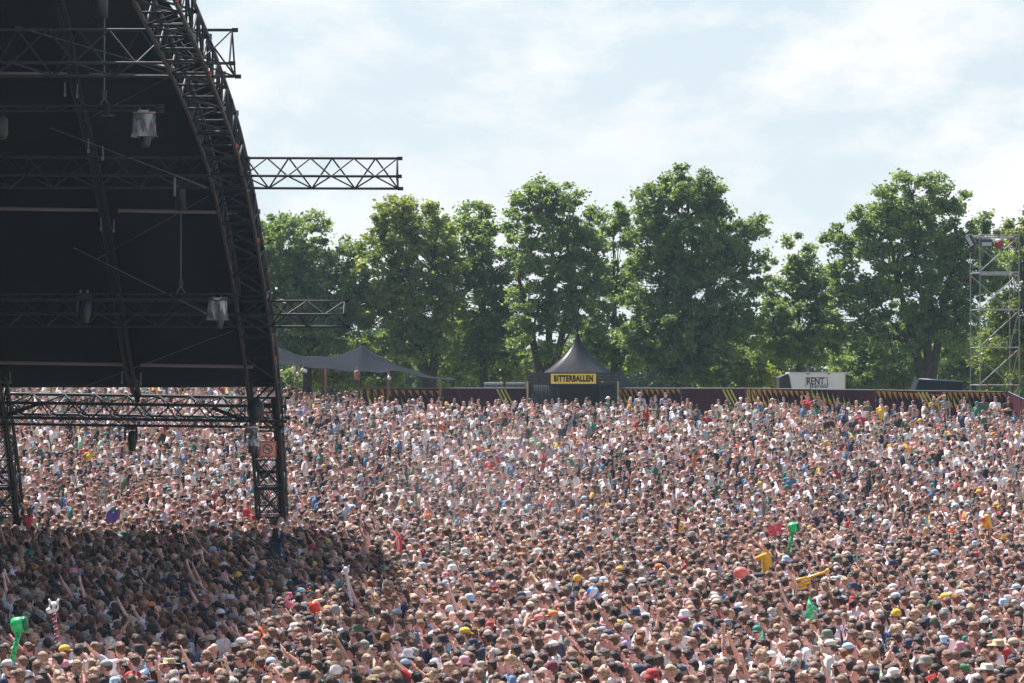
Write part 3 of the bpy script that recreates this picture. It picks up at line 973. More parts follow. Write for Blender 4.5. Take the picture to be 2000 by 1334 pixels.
# rib beams under the cloth
RIBM = mat('rib_paint', (0.006, 0.008, 0.012), .5, spec=.25)
for X in (-9.9, -16.6):
    pts = [(X, d - .35, z - .22) for d, z, e in RS if z < 16.9][::2]
    for dx in (-.07, .07):
        bm = bmesh.new(); tube(bm, [(p[0] + dx, p[1], p[2]) for p in pts], .06, 8); obj('rib_tube', bm, roof, RIBM)
    bar('drop_post', (X, 81.2, 5.45), (X, 81.2, 4.95), .07, STEEL, roof)
for (px_, py_) in ((197, 425), (222, 428), (126, 160), (150, 163), (238, 725), (275, 728), (20, 725), (200, 285), (172, 270)):
    D_ = 79.2 if py_ > 600 else 74.5 if py_ > 400 else 69.4
    p = P(px_, py_, D_)
    bar('hanging_strap', p, p + Vector((0, 0, -.22)), .018, CABLE, roof)
    bm = bmesh.new(); box(bm, p + Vector((0, 0, -.28)), (.05, .04, .09)); obj('buckle', bm, roof, SLING)
# tension cables across the bay
for (x1, y1, x2, y2, D1, D2, r) in (
    (-60, 25, 262, 118, 70, 65, .013), (-60, 190, 345, 343, 74, 69, .016), (-60, 383, 385, 603, 78, 74, .016), (-60, 612, 272, 746, 80, 80.8, .013),
    (-60, 350, 335, 147, 77, 68, .009), (100, 556, 406, 383, 78, 73, .010), (165, 755, 455, 646, 81, 78, .011), (-60, 640, 68, 575, 81, 79, .009),
    (262, 118, 340, 133, 65, 64, .03), (345, 343, 402, 366, 69, 68.5, .022), (385, 603, 402, 612, 74, 73.8, .02)):
    o = bar('tension_cable' if r < .018 else 'ratchet_strap', P(x1, y1, D1), P(x2, y2, D2), r, CABLE if r < .018 else SLING, roof)
bm = bmesh.new(); box(bm, P(341, 365, 69), (.05, .02, .42)); obj('strap_tail', bm, roof, SLING)

def box_truss(name, stations, label, group, r=.028, rb=.018, cat='truss', step=1, cross=True, ends=True, mchord=None, rod=4):
    """stations: list of lists of corner points; chord j joins corner j of every station"""
    c = stations[0][0]
    root = empty(name, c, label, cat, group)
    n = len(stations[0])
    for j in range(n):
        bm = bmesh.new()
        tube(bm, [s[j] for s in stations], r, 8)
        obj('chord', bm, root, mchord or TUBE)
    for i in range(len(stations) - 1):
        for j in range(n):
            k = (j + 1) % n
            a, b = stations[i], stations[i + 1]
            if n == 2 and j == 1: continue
            if (i + (j % 2)) % 2 == 0: bar('brace', a[j], b[k], rb, STEEL, root)
            else: bar('brace', a[k], b[j], rb, STEEL, root)
    if cross:
        for i in range(0, len(stations), step):
            for j in range(n):
                k = (j + 1) % n
                if n == 2 and j == 1: continue
                bar('rung', stations[i][j], stations[i][k], rb, STEEL, root)
    return root

# the two arches
AC = [(83.6, 0.0), (83.2, 1.9), (82.2, 3.4), (80.2, 5.6), (76.6, 7.86), (72.0, 9.87), (67.3, 11.2), (60.7, 12.25), (56, 12.8), (50, 13.6), (44, 14.4)]
AS = catmull(AC, 3)
def resample(ps, step):
    out = [Vector((0, *ps[0]))]
    acc = 0
    for a, b in zip(ps, ps[1:]):
        a, b = Vector((0, *a)), Vector((0, *b))
        L = (b - a).length
        while acc + L >= step:
            t = (step - acc) / L
            a = a.lerp(b, t); out.append(a.copy()); L = (b - a).length; acc = 0
        acc += L
    return out
AP = resample(AS, 1.02)
def arch(X, label):
    st = []
    for i, p in enumerate(AP):
        t = (AP[min(i + 1, len(AP) - 1)] - AP[max(i - 1, 0)]).normalized()
        nrm = Vector((0, t.z, -t.y))          # away from the inside
        if nrm.z < 0 and nrm.y < 0: nrm = -nrm
        if nrm.y < 0 and abs(nrm.y) > abs(nrm.z): nrm = -nrm
        if nrm.z < 0: nrm = -nrm if abs(nrm.z) > abs(nrm.y) else nrm
        h = .375
        c = Vector((X, p.y, p.z))
        st.append([c + Vector((-h, 0, 0)) - nrm * h, c + Vector((h, 0, 0)) - nrm * h, c + Vector((h, 0, 0)) + nrm * h, c + Vector((-h, 0, 0)) + nrm * h])
    root = box_truss('arch_truss', st, label, 'arch trusses of the stage', r=.046, rb=.026)
    # splice plates
    for i in (3, 9, 15, 21):
        if i < len(st):
            s = st[i]
            for j in range(4):
                k = (j + 1) % 4
                bar('splice_bar', s[j], s[k], .055, STEEL, root)
    # red and pale clamps on the outer chord
    for i in range(2, len(st) - 1, 3):
        bm = bmesh.new(); box(bm, st[i][1] + Vector((.05, 0, 0)), (.06, .06, .09)); obj('clamp', bm, root, RED if i % 2 == 0 else GALV)
        bm = bmesh.new(); box(bm, st[i][2] + Vector((.05, 0, 0)), (.06, .07, .12)); obj('clamp', bm, root, GALV)
    # foot plates and scrim
    for s in st[0]:
        bm = bmesh.new(); box(bm, (s.x, s.y, .03), (.25, .25, .06)); obj('foot_plate', bm, root, GALV)
    return root, st
archR, stR = arch(-6.5, 'tall curving black truss arch at the right edge of the stage roof')
archL, stL = arch(-13.68, 'black truss arch leg at the far left edge, mostly outside the picture')
SCR = bpy.data.materials.new('grey_scrim_mesh')
SCR.use_nodes = True
t_ = SCR.node_tree
co = t_.nodes.new('ShaderNodeTexCoord')
mpp = t_.nodes.new('ShaderNodeMapping'); mpp.inputs['Rotation'].default_value = (0, math.radians(38), 0)
t_.links.new(co.outputs['Object'], mpp.inputs['Vector'])
wv = t_.nodes.new('ShaderNodeTexWave'); wv.inputs['Scale'].default_value = 4.5; wv.bands_direction = 'X'
t_.links.new(mpp.outputs['Vector'], wv.inputs['Vector'])
rp = t_.nodes.new('ShaderNodeMath'); rp.operation = 'GREATER_THAN'; rp.inputs[1].default_value = 0.62
t_.links.new(wv.outputs['Fac'], rp.inputs[0])
tp = t_.nodes.new('ShaderNodeBsdfTransparent')
ms = t_.nodes.new('ShaderNodeMixShader')
b_ = t_.nodes['Principled BSDF']; b_.inputs['Base Color'].default_value = (.12, .11, .11, 1); b_.inputs['Roughness'].default_value = .8
t_.links.new(rp.outputs[0], ms.inputs[0]); t_.links.new(tp.outputs[0], ms.inputs[1]); t_.links.new(b_.outputs[0], ms.inputs[2])
t_.links.new(ms.outputs[0], t_.nodes['Material Output'].inputs['Surface'])
for root, st in ((archR, stR), (archL, stL)):
    bm = bmesh.new()
    rows = [[bm.verts.new(s[2] * (1 - k / 4) + s[3] * (k / 4)) for k in range(5)] for s in st[:5]]
    for a, b in zip(rows, rows[1:]):
        for k in range(4): bm.faces.new((a[k], a[k + 1], b[k + 1], b[k]))
    obj('scrim', bm, root, SCR)
    # X braces and pale rungs in the lower bays, dark cable tray on the outer side
    for i in range(0, 4):
        bar('cross_brace', st[i][0] + Vector((0, -.03, 0)), st[i + 1][1] + Vector((0, -.03, 0)), .026, STEEL, root)
        bar('cross_brace', st[i][1] + Vector((0, -.06, 0)), st[i + 1][0] + Vector((0, -.06, 0)), .026, STEEL, root)
        bar('pale_rung', st[i][0] + Vector((.05, .04, .08)), st[i][1] + Vector((-.02, .04, .08)), .03, SLING, root)
    bm = bmesh.new()
    tube(bm, [(s[1] * .8 + s[2] * .2) + Vector((-.10, .05, 0)) for s in st[:7]], .09, 4); obj('cable_duct', bm, root, STEEL)

# horizontal purlin trusses that poke out right of the arch
def hor_truss(x0, x1, rows, n, label, name='purlin_truss', group='purlin trusses across the stage', r=.03, rb=.019, dz=0.0):
    """rows: (depth, height) of each chord"""
    st = []
    for i in range(n + 1):
        x = x0 + (x1 - x0) * i / n
        sh = 0
        st.append([Vector((x, d, z + dz * (x - x0) / (x1 - x0))) for d, z in rows])
    root = box_truss(name, st, label, group, r=r, rb=rb, cross=False, step=1)
    for s in (st[0], st[-1]):
        for j in range(len(rows)): bar('end_post', s[j], s[(j + 1) % len(rows)], rb, STEEL, root)
    for c in st[-1]:
        bm = bmesh.new(); box(bm, c + Vector((.06, 0, 0)), (.12, .07, .08)); obj('end_fitting', bm, root, STEEL)
    return root
z_ = lambda y, D: P(0, y, D).z
hor_truss(-15.5, -2.62, [(70.1, z_(305, 70.1)), (69.7, z_(340, 69.7)), (70.6, z_(364, 70.6))], 26, 'long horizontal truss whose bare end sticks far out right of the arch into the sky', dz=-.05)
hor_truss(-15.5, -4.2, [(77.0, z_(586, 77.0)), (76.6, z_(612, 76.6)), (77.5, z_(636, 77.5))], 24, 'lower horizontal truss whose end sticks out right of the arch in front of the trees', dz=-.03)
hor_truss(-15.5, -5.62, [(61.6, z_(55, 61.6)), (61.0, z_(120, 61.0)), (62.3, z_(146, 62.3))], 16, 'highest horizontal truss with a short stub sticking out near the top of the arch', dz=-.03)
# opening truss low down and the thinner lighting truss below it
hor_truss(-13.6, -6.05, [(81.9, z_(769, 81.9)), (80.9, z_(786, 80.9)), (80.9, z_(815, 80.9)), (81.9, z_(808, 81.9))], 18, 'black truss spanning the side opening above the distant crowd', name='opening_truss', group='trusses low in the stage opening', r=.042, rb=.02, dz=-.11)
hor_truss(-13.6, -6.1, [(80.3, z_(815, 80.3)), (80.2, z_(829, 80.2)), (80.6, z_(827, 80.6))], 40, 'thin lighting truss slung directly under the opening truss', name='lighting_truss', group='lighting trusses in the stage', r=.02, rb=.009, dz=-.09)
hor_truss(-14.5, -7.65, [(66.4, z_(206, 66.4)), (66.0, z_(206, 66)), (66.0, z_(216, 66)), (66.4, z_(216, 66.4))], 22, 'upper lighting truss under the dark roof, ending at the upper plastic-covered lamp', name='lighting_truss', group='lighting trusses in the stage', r=.02, rb=.012)
hor_truss(-14.5, -6.75, [(74.4, z_(574, 74.4)), (74.0, z_(574, 74)), (74.0, z_(584, 74)), (74.4, z_(584, 74.4))], 24, 'lower lighting truss under the dark roof, ending at the lower plastic-covered lamp', name='lighting_truss', group='lighting trusses in the stage', r=.02, rb=.012)
# thick diagonal struts in the opening
strut = empty('corner_struts', P(60, 800, 80.7), 'pair of thick diagonal struts bracing the opening truss to the arches', 'strut')
bar('strut', P(10, 812, 80.7), P(78, 788, 80.7), .05, STEEL, strut)
bar('strut', P(415, 797, 80.7), P(480, 822, 80.7), .05, STEEL, strut)

# chain hoists
for (px_, y0_, y1_, D_, lab) in ((203, -20, 208, 66.3, 'chain hoist hanging from the roof to the upper lighting truss'), (353, 405, 575, 74.3, 'chain hoist hanging from the roof to the lower lighting truss')):
    a, b = P(px_, y0_, D_), P(px_, y1_, D_)
    r_ = empty('chain_hoist', b, lab, 'chain hoist', 'chain hoists')
    bar('chain', a, b + Vector((0, 0, .3)), .014, CABLE, r_)
    bm = bmesh.new(); box(bm, b + Vector((0, 0, .28)), (.09, .09, .16)); obj('hook_block', bm, r_, FIX)
    bar('sling', b + Vector((0, 0, .2)), b + Vector((-.12, 0, 0)), .012, CABLE, r_)
    bar('sling', b + Vector((0, 0, .2)), b + Vector((.12, 0, 0)), .012, CABLE, r_)
bm = bmesh.new(); tube(bm, [P(353, 345, 74), P(353, 412, 74)], .13, 12); o = obj('hoist_motor', bm, None, FIX); tag(o, 'dark cylindrical hoist motor housing beside the arch', 'hoist')
bar('chain', P(353, 300, 74), P(353, 346, 74), .014, CABLE, o)
bm = bmesh.new(); tube(bm, [P(196, -30, 66), P(196, 33, 66)], .16, 12); o = obj('hoist_motor', bm, None, FIX); tag(o, 'dark cylindrical hoist motor at the very top of the picture', 'hoist')

# plastic sheath for rain-covered lamps
PLAS = bpy.data.materials.new('clear_plastic_sheet')
PLAS.use_nodes = True
t_ = PLAS.node_tree
b_ = t_.nodes['Principled BSDF']; b_.inputs['Base Color'].default_value = (.62, .66, .72, 1); b_.inputs['Roughness'].default_value = .18
nz = t_.nodes.new('ShaderNodeTexNoise'); nz.inputs['Scale'].default_value = 7; nz.inputs['Detail'].default_value = 3
co = t_.nodes.new('ShaderNodeTexCoord'); mpp = t_.nodes.new('ShaderNodeMapping'); mpp.inputs['Scale'].default_value = (1, 1, .3)
t_.links.new(co.outputs['Object'], mpp.inputs['Vector']); t_.links.new(mpp.outputs['Vector'], nz.inputs['Vector'])
bn = t_.nodes.new('ShaderNodeBump'); bn.inputs['Strength'].default_value = 1; bn.inputs['Distance'].default_value = .05
t_.links.new(nz.outputs['Fac'], bn.inputs['Height']); t_.links.new(bn.outputs['Normal'], b_.inputs['Normal'])
rp = t_.nodes.new('ShaderNodeMapRange'); rp.inputs['From Min'].default_value = .42; rp.inputs['From Max'].default_value = .62; rp.inputs['To Min'].default_value = .10; rp.inputs['To Max'].default_value = .62
t_.links.new(nz.outputs['Fac'], rp.inputs['Value'])
tp = t_.nodes.new('ShaderNodeBsdfTransparent'); ms = t_.nodes.new('ShaderNodeMixShader')
t_.links.new(rp.outputs[0], ms.inputs[0]); t_.links.new(tp.outputs[0], ms.inputs[1]); t_.links.new(b_.outputs[0], ms.inputs[2])
t_.links.new(ms.outputs[0], t_.nodes['Material Output'].inputs['Surface'])

def moving_head(px_, py_top, D_, label, covered=False, s=1.0):
    p = P(px_, py_top, D_)
    r_ = empty('stage_lamp', p, label, 'stage lamp', 'moving-head stage lamps')
    bm = bmesh.new(); box(bm, p + Vector((0, 0, -.05 * s)), (.34 * s, .26 * s, .14 * s)); bmesh.ops.bevel(bm, geom=bm.edges[:], offset=.02, segments=1, affect='EDGES'); obj('base', bm, r_, FIX)
    for sx in (-1, 1):
        bm = bmesh.new(); box(bm, p + Vector((sx * .16 * s, 0, -.24 * s)), (.05 * s, .14 * s, .34 * s)); obj('yoke_arm', bm, r_, FIX)
        bar('clamp', p + Vector((sx * .09 * s, 0, 0)), p + Vector((sx * .09 * s, 0, .14 * s)), .02, GALV, r_)
    bm = bmesh.new(); lathe(bm, [(.07 * s, 0), (.13 * s, .06 * s), (.135 * s, .3 * s), (.10 * s, .52 * s), (.095 * s, .56 * s)], 16, Matrix.Translation(p + Vector((.02 * s, 0, -.70 * s))) @ Matrix.Rotation(.08, 4, 'Y') @ Matrix.Scale(-1, 4, Vector((0, 0, 1))) @ Matrix.Translation((0, 0, -.56 * s)))
    bmesh.ops.recalc_face_normals(bm, faces=bm.faces[:])
    obj('lamp_head', bm, r_, FIX)
    if covered:
        bm = bmesh.new(); lathe(bm, [(.235 * s, 0), (.245 * s, .02), (.245 * s, .045), (.235 * s, .06)], 24, Matrix.Translation(p + Vector((0, 0, .02)))); cp = obj('rain_lid', bm, r_, mat('pale_lid', (.45, .42, .43), .5))
        bm = bmesh.new()
        rr = [[bm.verts.new(p + Vector((math.cos(a) * (r0 + .018 * math.sin(a * 7 + z0 * 9)), math.sin(a) * (r0 + .018 * math.sin(a * 5)), z0))) for a in [2 * math.pi * k / 28 for k in range(28)]] for r0, z0 in ((.225 * s, 0.0), (.235 * s, -.12 * s), (.25 * s, -.3 * s), (.27 * s, -.44 * s), (.285 * s, -.49 * s))]
        for a, b in zip(rr, rr[1:]):
            for k in range(28):
                f = bm.faces.new((a[k], a[(k + 1) % 28], b[(k + 1) % 28], b[k])); f.smooth = True
        obj('plastic_sheath', bm, cp, PLAS)
    return r_
moving_head(281, 223, 66.2, 'lamp in clear plastic rain sheath at the end of the upper lighting truss', True, 1.0)
moving_head(425, 588, 74.2, 'lamp in clear plastic rain sheath at the end of the lower lighting truss', True, .95)
moving_head(490, 838, 80.2, 'lamp in clear plastic rain sheath in front of the arch leg beside the sign', True, .9)
moving_head(164, 577, 74.2, 'uncovered black stage lamp hanging from the lower lighting truss', False, .95)
moving_head(256, 831, 80.4, 'black stage lamp hanging from the thin truss in front of the crowd', False, .95)
p = P(500, 801, 79.6)
bm = bmesh.new(); ell(bm, p, (.24, .24, .34), 2)
for v in bm.verts: v.co += Vector(noise.noise_vector(v.co * 5)) * .09
o = obj('wrapped_fixture', smooth(bm), None, FIX); tag(o, 'bulky black wrapped fixture on the arch where the opening truss joins it', 'stage fixture')
p = P(2, 243, 65)
bm = bmesh.new(); lathe(bm, [(.1, -.3), (.14, -.2), (.14, .1), (.08, .2)], 14, Matrix.Translation(p)); o = obj('stage_lamp', bm, None, FIX); tag(o, 'black stage lamp cut off by the left edge of the picture', 'stage lamp')
p = P(209, 226, 66)
bm = bmesh.new(); lathe(bm, [(.16, 0), (.17, .02), (.05, .06), (.04, .25)], 14, Matrix.Translation(p)); o = obj('hanging_bracket', bm, None, FIX); tag(o, 'small round bracket hanging under the hoist chain', 'bracket')
# no-smoking board on the arch leg
p = P(523, 877, 80.9)
r_ = empty('prohibition_sign', p, 'orange-bordered board with a red crossed-out circle on the arch leg', 'sign')
bm = bmesh.new(); box(bm, p, (.46, .03, .42)); obj('board', bm, r_, mat('sign_orange', (.62, .13, .06), .6, vary=.25, vscale=14))
bm = bmesh.new(); box(bm, p + Vector((0, -.02, 0)), (.37, .012, .33)); bd = obj('face', bm, r_, mat('sign_cream', (.72, .52, .42), .6, vary=.12, vscale=12))
bm = bmesh.new()
c_ = [p + Vector((.125 * math.cos(a), -.035, .125 * math.sin(a))) for a in [2 * math.pi * k / 24 for k in range(25)]]
tube(bm, c_, .014, 5); tube(bm, [p + Vector((-.088, -.036, .088)), p + Vector((.088, -.036, -.088))], .014, 5)
obj('prohibition_ring', bm, bd, mat('sign_red', (.45, .03, .02), .6))
bm = bmesh.new(); box(bm, p + Vector((0, -.032, 0)), (.12, .012, .03)); obj('cigarette', bm, bd, INK)
HC = HC_REAL
scale_about_camera([o for o in COL.objects if o not in _before], 1.24, HC - 5.6 * 1.24)  # whole stage scaled up about the camera, further off, same outline in the image
# ---------------------------------------------------------------- people
SKIN = mat('skin', (0, 0, 0), .48, attr='c_skin', vary=.08, vscale=18, spec=.4)
HAIR = mat('hair', (0, 0, 0), .5, attr='c_hair', vary=.7, vscale=24, bump=1.0, bscale=60, spec=.4)  # strong random tone patches stand in for lit and shaded strands
SHIRT = mat('shirt_cloth', (0, 0, 0), .85, attr='c_shirt', vary=.07, vscale=9, bump=.5, bscale=14)
PANTS = mat('trouser_cloth', (0, 0, 0), .85, attr='c_pants', vary=.1, vscale=9)
HAT = mat('hat_cloth', (0, 0, 0), .8, attr='c_hat', vary=.08, vscale=20, bump=.3, bscale=60)
EYE = mat('eyes', (.03, .025, .02), .3)
LIP = mat('lips', (.36, .13, .11), .5)
GLASS = mat('sunglasses', (.008, .008, .01), .15, spec=.8)
BAND = mat('yellow_wristband', (.60, .40, .08), .7)
PHONE = mat('phone_black', (.01, .01, .012), .25)

def V(*a): return Vector(a)
def cone(bm, p, q, r1, r2, n=12):
    p, q = V(*p), V(*q)
    d = (q - p)
    pts = [p + d * t for t in (0, .33, .66, 1)]
    tube(bm, pts, [r1 + (r2 - r1) * t for t in (0, .33, .66, 1)], n)
    ell(bm, p, (r1,) * 3, 2); ell(bm, q, (r2,) * 3, 2)

def remesh(bm, voxel, tris, smooth_it=2):
    me = bpy.data.meshes.new('tmp'); bm.to_mesh(me); bm.free()
    o = bpy.data.objects.new('tmp', me); COL.objects.link(o)
    md = o.modifiers.new('r', 'REMESH'); md.mode = 'VOXEL'; md.voxel_size = voxel; md.use_smooth_shade = True
    sm = o.modifiers.new('s', 'SMOOTH'); sm.iterations = smooth_it; sm.factor = .5
    dg = bpy.context.evaluated_depsgraph_get()
    m2 = bpy.data.meshes.new_from_object(o.evaluated_get(dg))
    n = len(m2.polygons) * 2
    o.modifiers.clear()
    o.data = m2
    de = o.modifiers.new('d', 'DECIMATE'); de.ratio = min(1, tris / max(n, 1))
    dg = bpy.context.evaluated_depsgraph_get()
    m3 = bpy.data.meshes.new_from_object(o.evaluated_get(dg))
    bpy.data.objects.remove(o); bpy.data.meshes.remove(me); bpy.data.meshes.remove(m2)
    smooth(m3)
    return m3

def S(s): return V(s * .195, 0, 1.44)
ARM = {
 'down':   lambda s: (V(s * .245, -.03, 1.15), V(s * .25, .06, .91), V(0, .25, -1)),
 'cross':  lambda s: (V(s * .26, .05, 1.17), V(s * .03, .235, 1.20 + .03 * s), V(-s, .1, .05)),
 'up':     lambda s: (V(s * .23, .10, 1.70), V(s * .20, .22, 1.93), V(0, .25, 1)),
 'fwdup':  lambda s: (V(s * .23, .20, 1.60), V(s * .19, .40, 1.76), V(0, .5, .8)),
 'point':  lambda s: (V(s * .25, .14, 1.66), V(s * .27, .30, 1.86), V(.1 * s, .3, 1)),
 'clap':   lambda s: (V(s * .26, .12, 1.68), V(s * .07, .17, 1.90), V(-s * .3, .1, 1)),
 'phone':  lambda s: (V(s * .24, .22, 1.34), V(s * .12, .34, 1.56), V(-s * .1, .2, 1)),
 'drink':  lambda s: (V(s * .26, -.02, 1.17), V(s * .19, .22, 1.24), V(-s * .3, 1, .3)),
 'brow':   lambda s: (V(s * .34, .10, 1.56), V(s * .14, .16, 1.72), V(-s, .2, .1)),
 'hip':    lambda s: (V(s * .36, -.06, 1.20), V(s * .20, .04, 1.02), V(-s * .6, .5, -.3)),
}
def hand(bm, W, h, s, fist=False):
    h = h.normalized()
    lat = h.cross(V(0, 1, 0)) if abs(h.y) < .8 else h.cross(V(0, 0, 1))
    lat.normalize()
    nv = lat.cross(h)
    c = W + h * .055
    R = Matrix((lat, nv, h)).transposed()
    ell(bm, c, (.043, .021, .055), 2, R)
    if fist:
        ell(bm, W + h * .07, (.042, .034, .040), 2, R)
        tube(bm, [W + h * .08 + lat * .02, W + h * .15 + lat * .02], [.0115, .009], 6)
        return
    for i, (o_, L_, sp) in enumerate(((-.034, .062, -.22), (-.012, .078, -.06), (.012, .074, .08), (.034, .056, .24))):
        b = W + h * .095 + lat * o_
        m = b + (h + lat * sp).normalized() * L_ * .55 + nv * .004
        e = m + (h + lat * sp * 1.1 + nv * .25).normalized() * L_ * .5
        tube(bm, [b - h * .02, m, e], [.0115, .0105, .0085], 6)
    tb = W + h * .03 + lat * (-s) * .035
    tm = tb + (h * .6 + lat * (-s)).normalized() * .04
    tube(bm, [tb, tm, tm + (h + lat * (-s) * .5).normalized() * .035], [.014, .012, .009], 6)

def torso(bm, g, arms, sleeve=None, sleeveless=False, bodyonly=False):
    e = g
    ell(bm, (0, 0, 1.30), (.158 + e, .108 + e, .155 + e * .6), 3)
    ell(bm, (0, .01, 1.16), (.142 + e, .104 + e, .16), 3)
    ell(bm, (0, 0, 1.03), (.140 + e, .104 + e, .13), 3)
    ell(bm, (0, -.005, .93), (.158 + e, .118 + e, .115), 3)
    for s in (-1, 1):
        cone(bm, (s * .045, -.018, 1.488 - e * .5), (s * .175, -.008, 1.445), .046 + e * .5, .056 + e * .6)

def head(bm):
    ell(bm, (0, -.012, 1.685), (.076, .096, .086), 3)
    ell(bm, (0, .022, 1.63), (.060, .068, .080), 3)
    ell(bm, (0, .046, 1.575), (.036, .034, .034), 2)
    ell(bm, (0, .084, 1.642), (.0125, .022, .026), 2)          # nose
    ell(bm, (0, .098, 1.630), (.014, .014, .011), 2)
    ell(bm, (0, .074, 1.598), (.024, .015, .012), 2)           # mouth bulge
    ell(bm, (0, .066, 1.692), (.05, .02, .014), 2)             # brow
    for s in (-1, 1): ell(bm, (s * .078, -.004, 1.642), (.010, .020, .030), 2)
    cone(bm, (0, -.022, 1.44), (0, -.008, 1.60), .054, .047)

def body_mesh(armL, armR, tris=2300, seated=False, fistR=False):
    bm = bmesh.new()
    torso(bm, 0.0, None)
    head(bm)
    for s, a in ((-1, armL), (1, armR)):
        E, Wp, h = ARM[a](s)
        Sh = S(s)
        cone(bm, Sh, E, .052, .040)
        cone(bm, E, Wp, .041, .027)
        hand(bm, Wp, h, s, fistR and s == 1)
        if seated:
            cone(bm, (s * .09, 0, .93), (s * .13, .42, .90), .085, .06)
            cone(bm, (s * .13, .42, .90), (s * .12, .44, .46), .056, .036)
            ell(bm, (s * .12, .49, .42), (.045, .12, .04), 2)
        else:
            cone(bm, (s * .088, 0, .90), (s * .10, .015, .49), .088, .056)
            cone(bm, (s * .10, .015, .49), (s * .105, -.01, .09), .056, .036)
            ell(bm, (s * .11, .055, .045), (.045, .125, .042), 2)
    return remesh(bm, .0105, tris)

def shirt_mesh(armL, armR, tris=520, tank=False):
    bm = bmesh.new()
    e = .024 if tank else .016
    torso(bm, e, None)
    if not tank:
        for s, a in ((-1, armL), (1, armR)):
            E, Wp, h = ARM[a](s)
            Sh = S(s)
            m = Sh.lerp(E, .72)
            cone(bm, Sh, m, .066, .064)
    m = remesh(bm, .016, tris, 3)
    # open neckline and hem stay simple: push folds
    for v in m.vertices:
        v.co += Vector(noise.noise_vector(v.co * 7)) * .008
    return m

def pants_mesh(short=True, seated=False):
    bm = bmesh.new()
    ell(bm, (0, -.004, .93), (.172, .132, .12), 3)
    for s in (-1, 1):
        if seated:
            cone(bm, (s * .09, 0, .93), (s * .13, .40, .90), .10, .078)
        else:
            cone(bm, (s * .088, 0, .88), (s * .105, .012, .56 if short else .14), .10, .088 if short else .06)
    return remesh(bm, .02, 360, 2)

def cap_mesh(r0, fn):
    """hair shell: icosphere about the cranium, lower and front part tucked inside the head"""
    bm = bmesh.new()
    ell(bm, (0, 0, 0), (1, 1, 1), 3)
    for v in bm.verts: v.co = fn(v.co.copy())
    me = bpy.data.meshes.new('hair'); bm.to_mesh(me); bm.free(); smooth(me)
    return me

def hair_fn(thick, top, back, messy, seed, length=0.0, forehead=.045, wide=0.0):
    def f(u):
        n = noise.noise(u * 3.1 + V(seed, 0, 0)) * .6 + noise.noise(u * 7.3 + V(0, seed, 0)) * .4
        rx, ry, rz = .076 + thick + wide, .098 + thick + back * max(0, -u.y), .088 + thick * .6 + top * max(0, u.z)
        p = V(u.x * rx, u.y * ry, u.z * rz)
        p *= 1 + messy * n
        c = V(0, -.014, 1.69)
        # front: hairline; everything below brow on the face side goes inside the skull
        if u.y > .15 and u.z < .32:
            k = min(1, (u.y - .15) / .35) * min(1, (.32 - u.z) / .3)
            p.x *= 1 - .35 * k; p.y *= 1 - .55 * k
        if u.z < -.15 and length <= 0:
            k = min(1, (-.15 - u.z) / .6)
            p.x *= 1 - .12 * k; p.y *= 1 - .10 * k
            if u.y < 0: p.z -= .035 * k * (-u.y)
        if length > 0 and u.z < 0 and u.y < .35:
            p.z -= length * (-u.z) ** .8
            p.y -= .02 * (-u.z)
            p.x *= 1 + .12 * (-u.z)
        return c + p
    return f
HAIRS = {
 'crop':   (cap_mesh(0, hair_fn(.008, .013, .006, .20, 12)), 'neat'),
 'buzz':   (cap_mesh(0, hair_fn(.004, .002, 0, .02, 1)), 'cropped'),
 'short':  (cap_mesh(0, hair_fn(.009, .018, .005, .22, 2)), 'short'),
 'swept':  (cap_mesh(0, hair_fn(.007, .030, .004, .22, 5)), 'swept-back'),
 'messy':  (cap_mesh(0, hair_fn(.013, .022, .008, .36, 3)), 'tousled'),
 'curly':  (cap_mesh(0, hair_fn(.020, .028, .014, .32, 4, wide=.003)), 'curly'),
 'long':   (cap_mesh(0, hair_fn(.010, .008, .010, .10, 6, length=.20)), 'long'),
 'long2':  (cap_mesh(0, hair_fn(.013, .010, .014, .16, 8, length=.12)), 'shoulder-length'),
}
def add_blob(me, parts):
    bm = bmesh.new(); bm.from_mesh(me)
    for c, r in parts: ell(bm, c, r, 2)
    for f in bm.faces: f.smooth = True
    m = bpy.data.meshes.new('hair'); bm.to_mesh(m); bm.free()
    return m
_tight = cap_mesh(0, hair_fn(.009, .006, .008, .06, 9))
HAIRS['bun'] = (add_blob(_tight, [((0, -.07, 1.79), (.038, .038, .034))]), 'bun-tied')
HAIRS['ponytail'] = (add_blob(_tight, [((0, -.135, 1.70), (.03, .04, .045)), ((0, -.145, 1.62), (.028, .028, .085))]), 'ponytailed')
for k, (m, w) in HAIRS.items(): m.materials.append(HAIR)

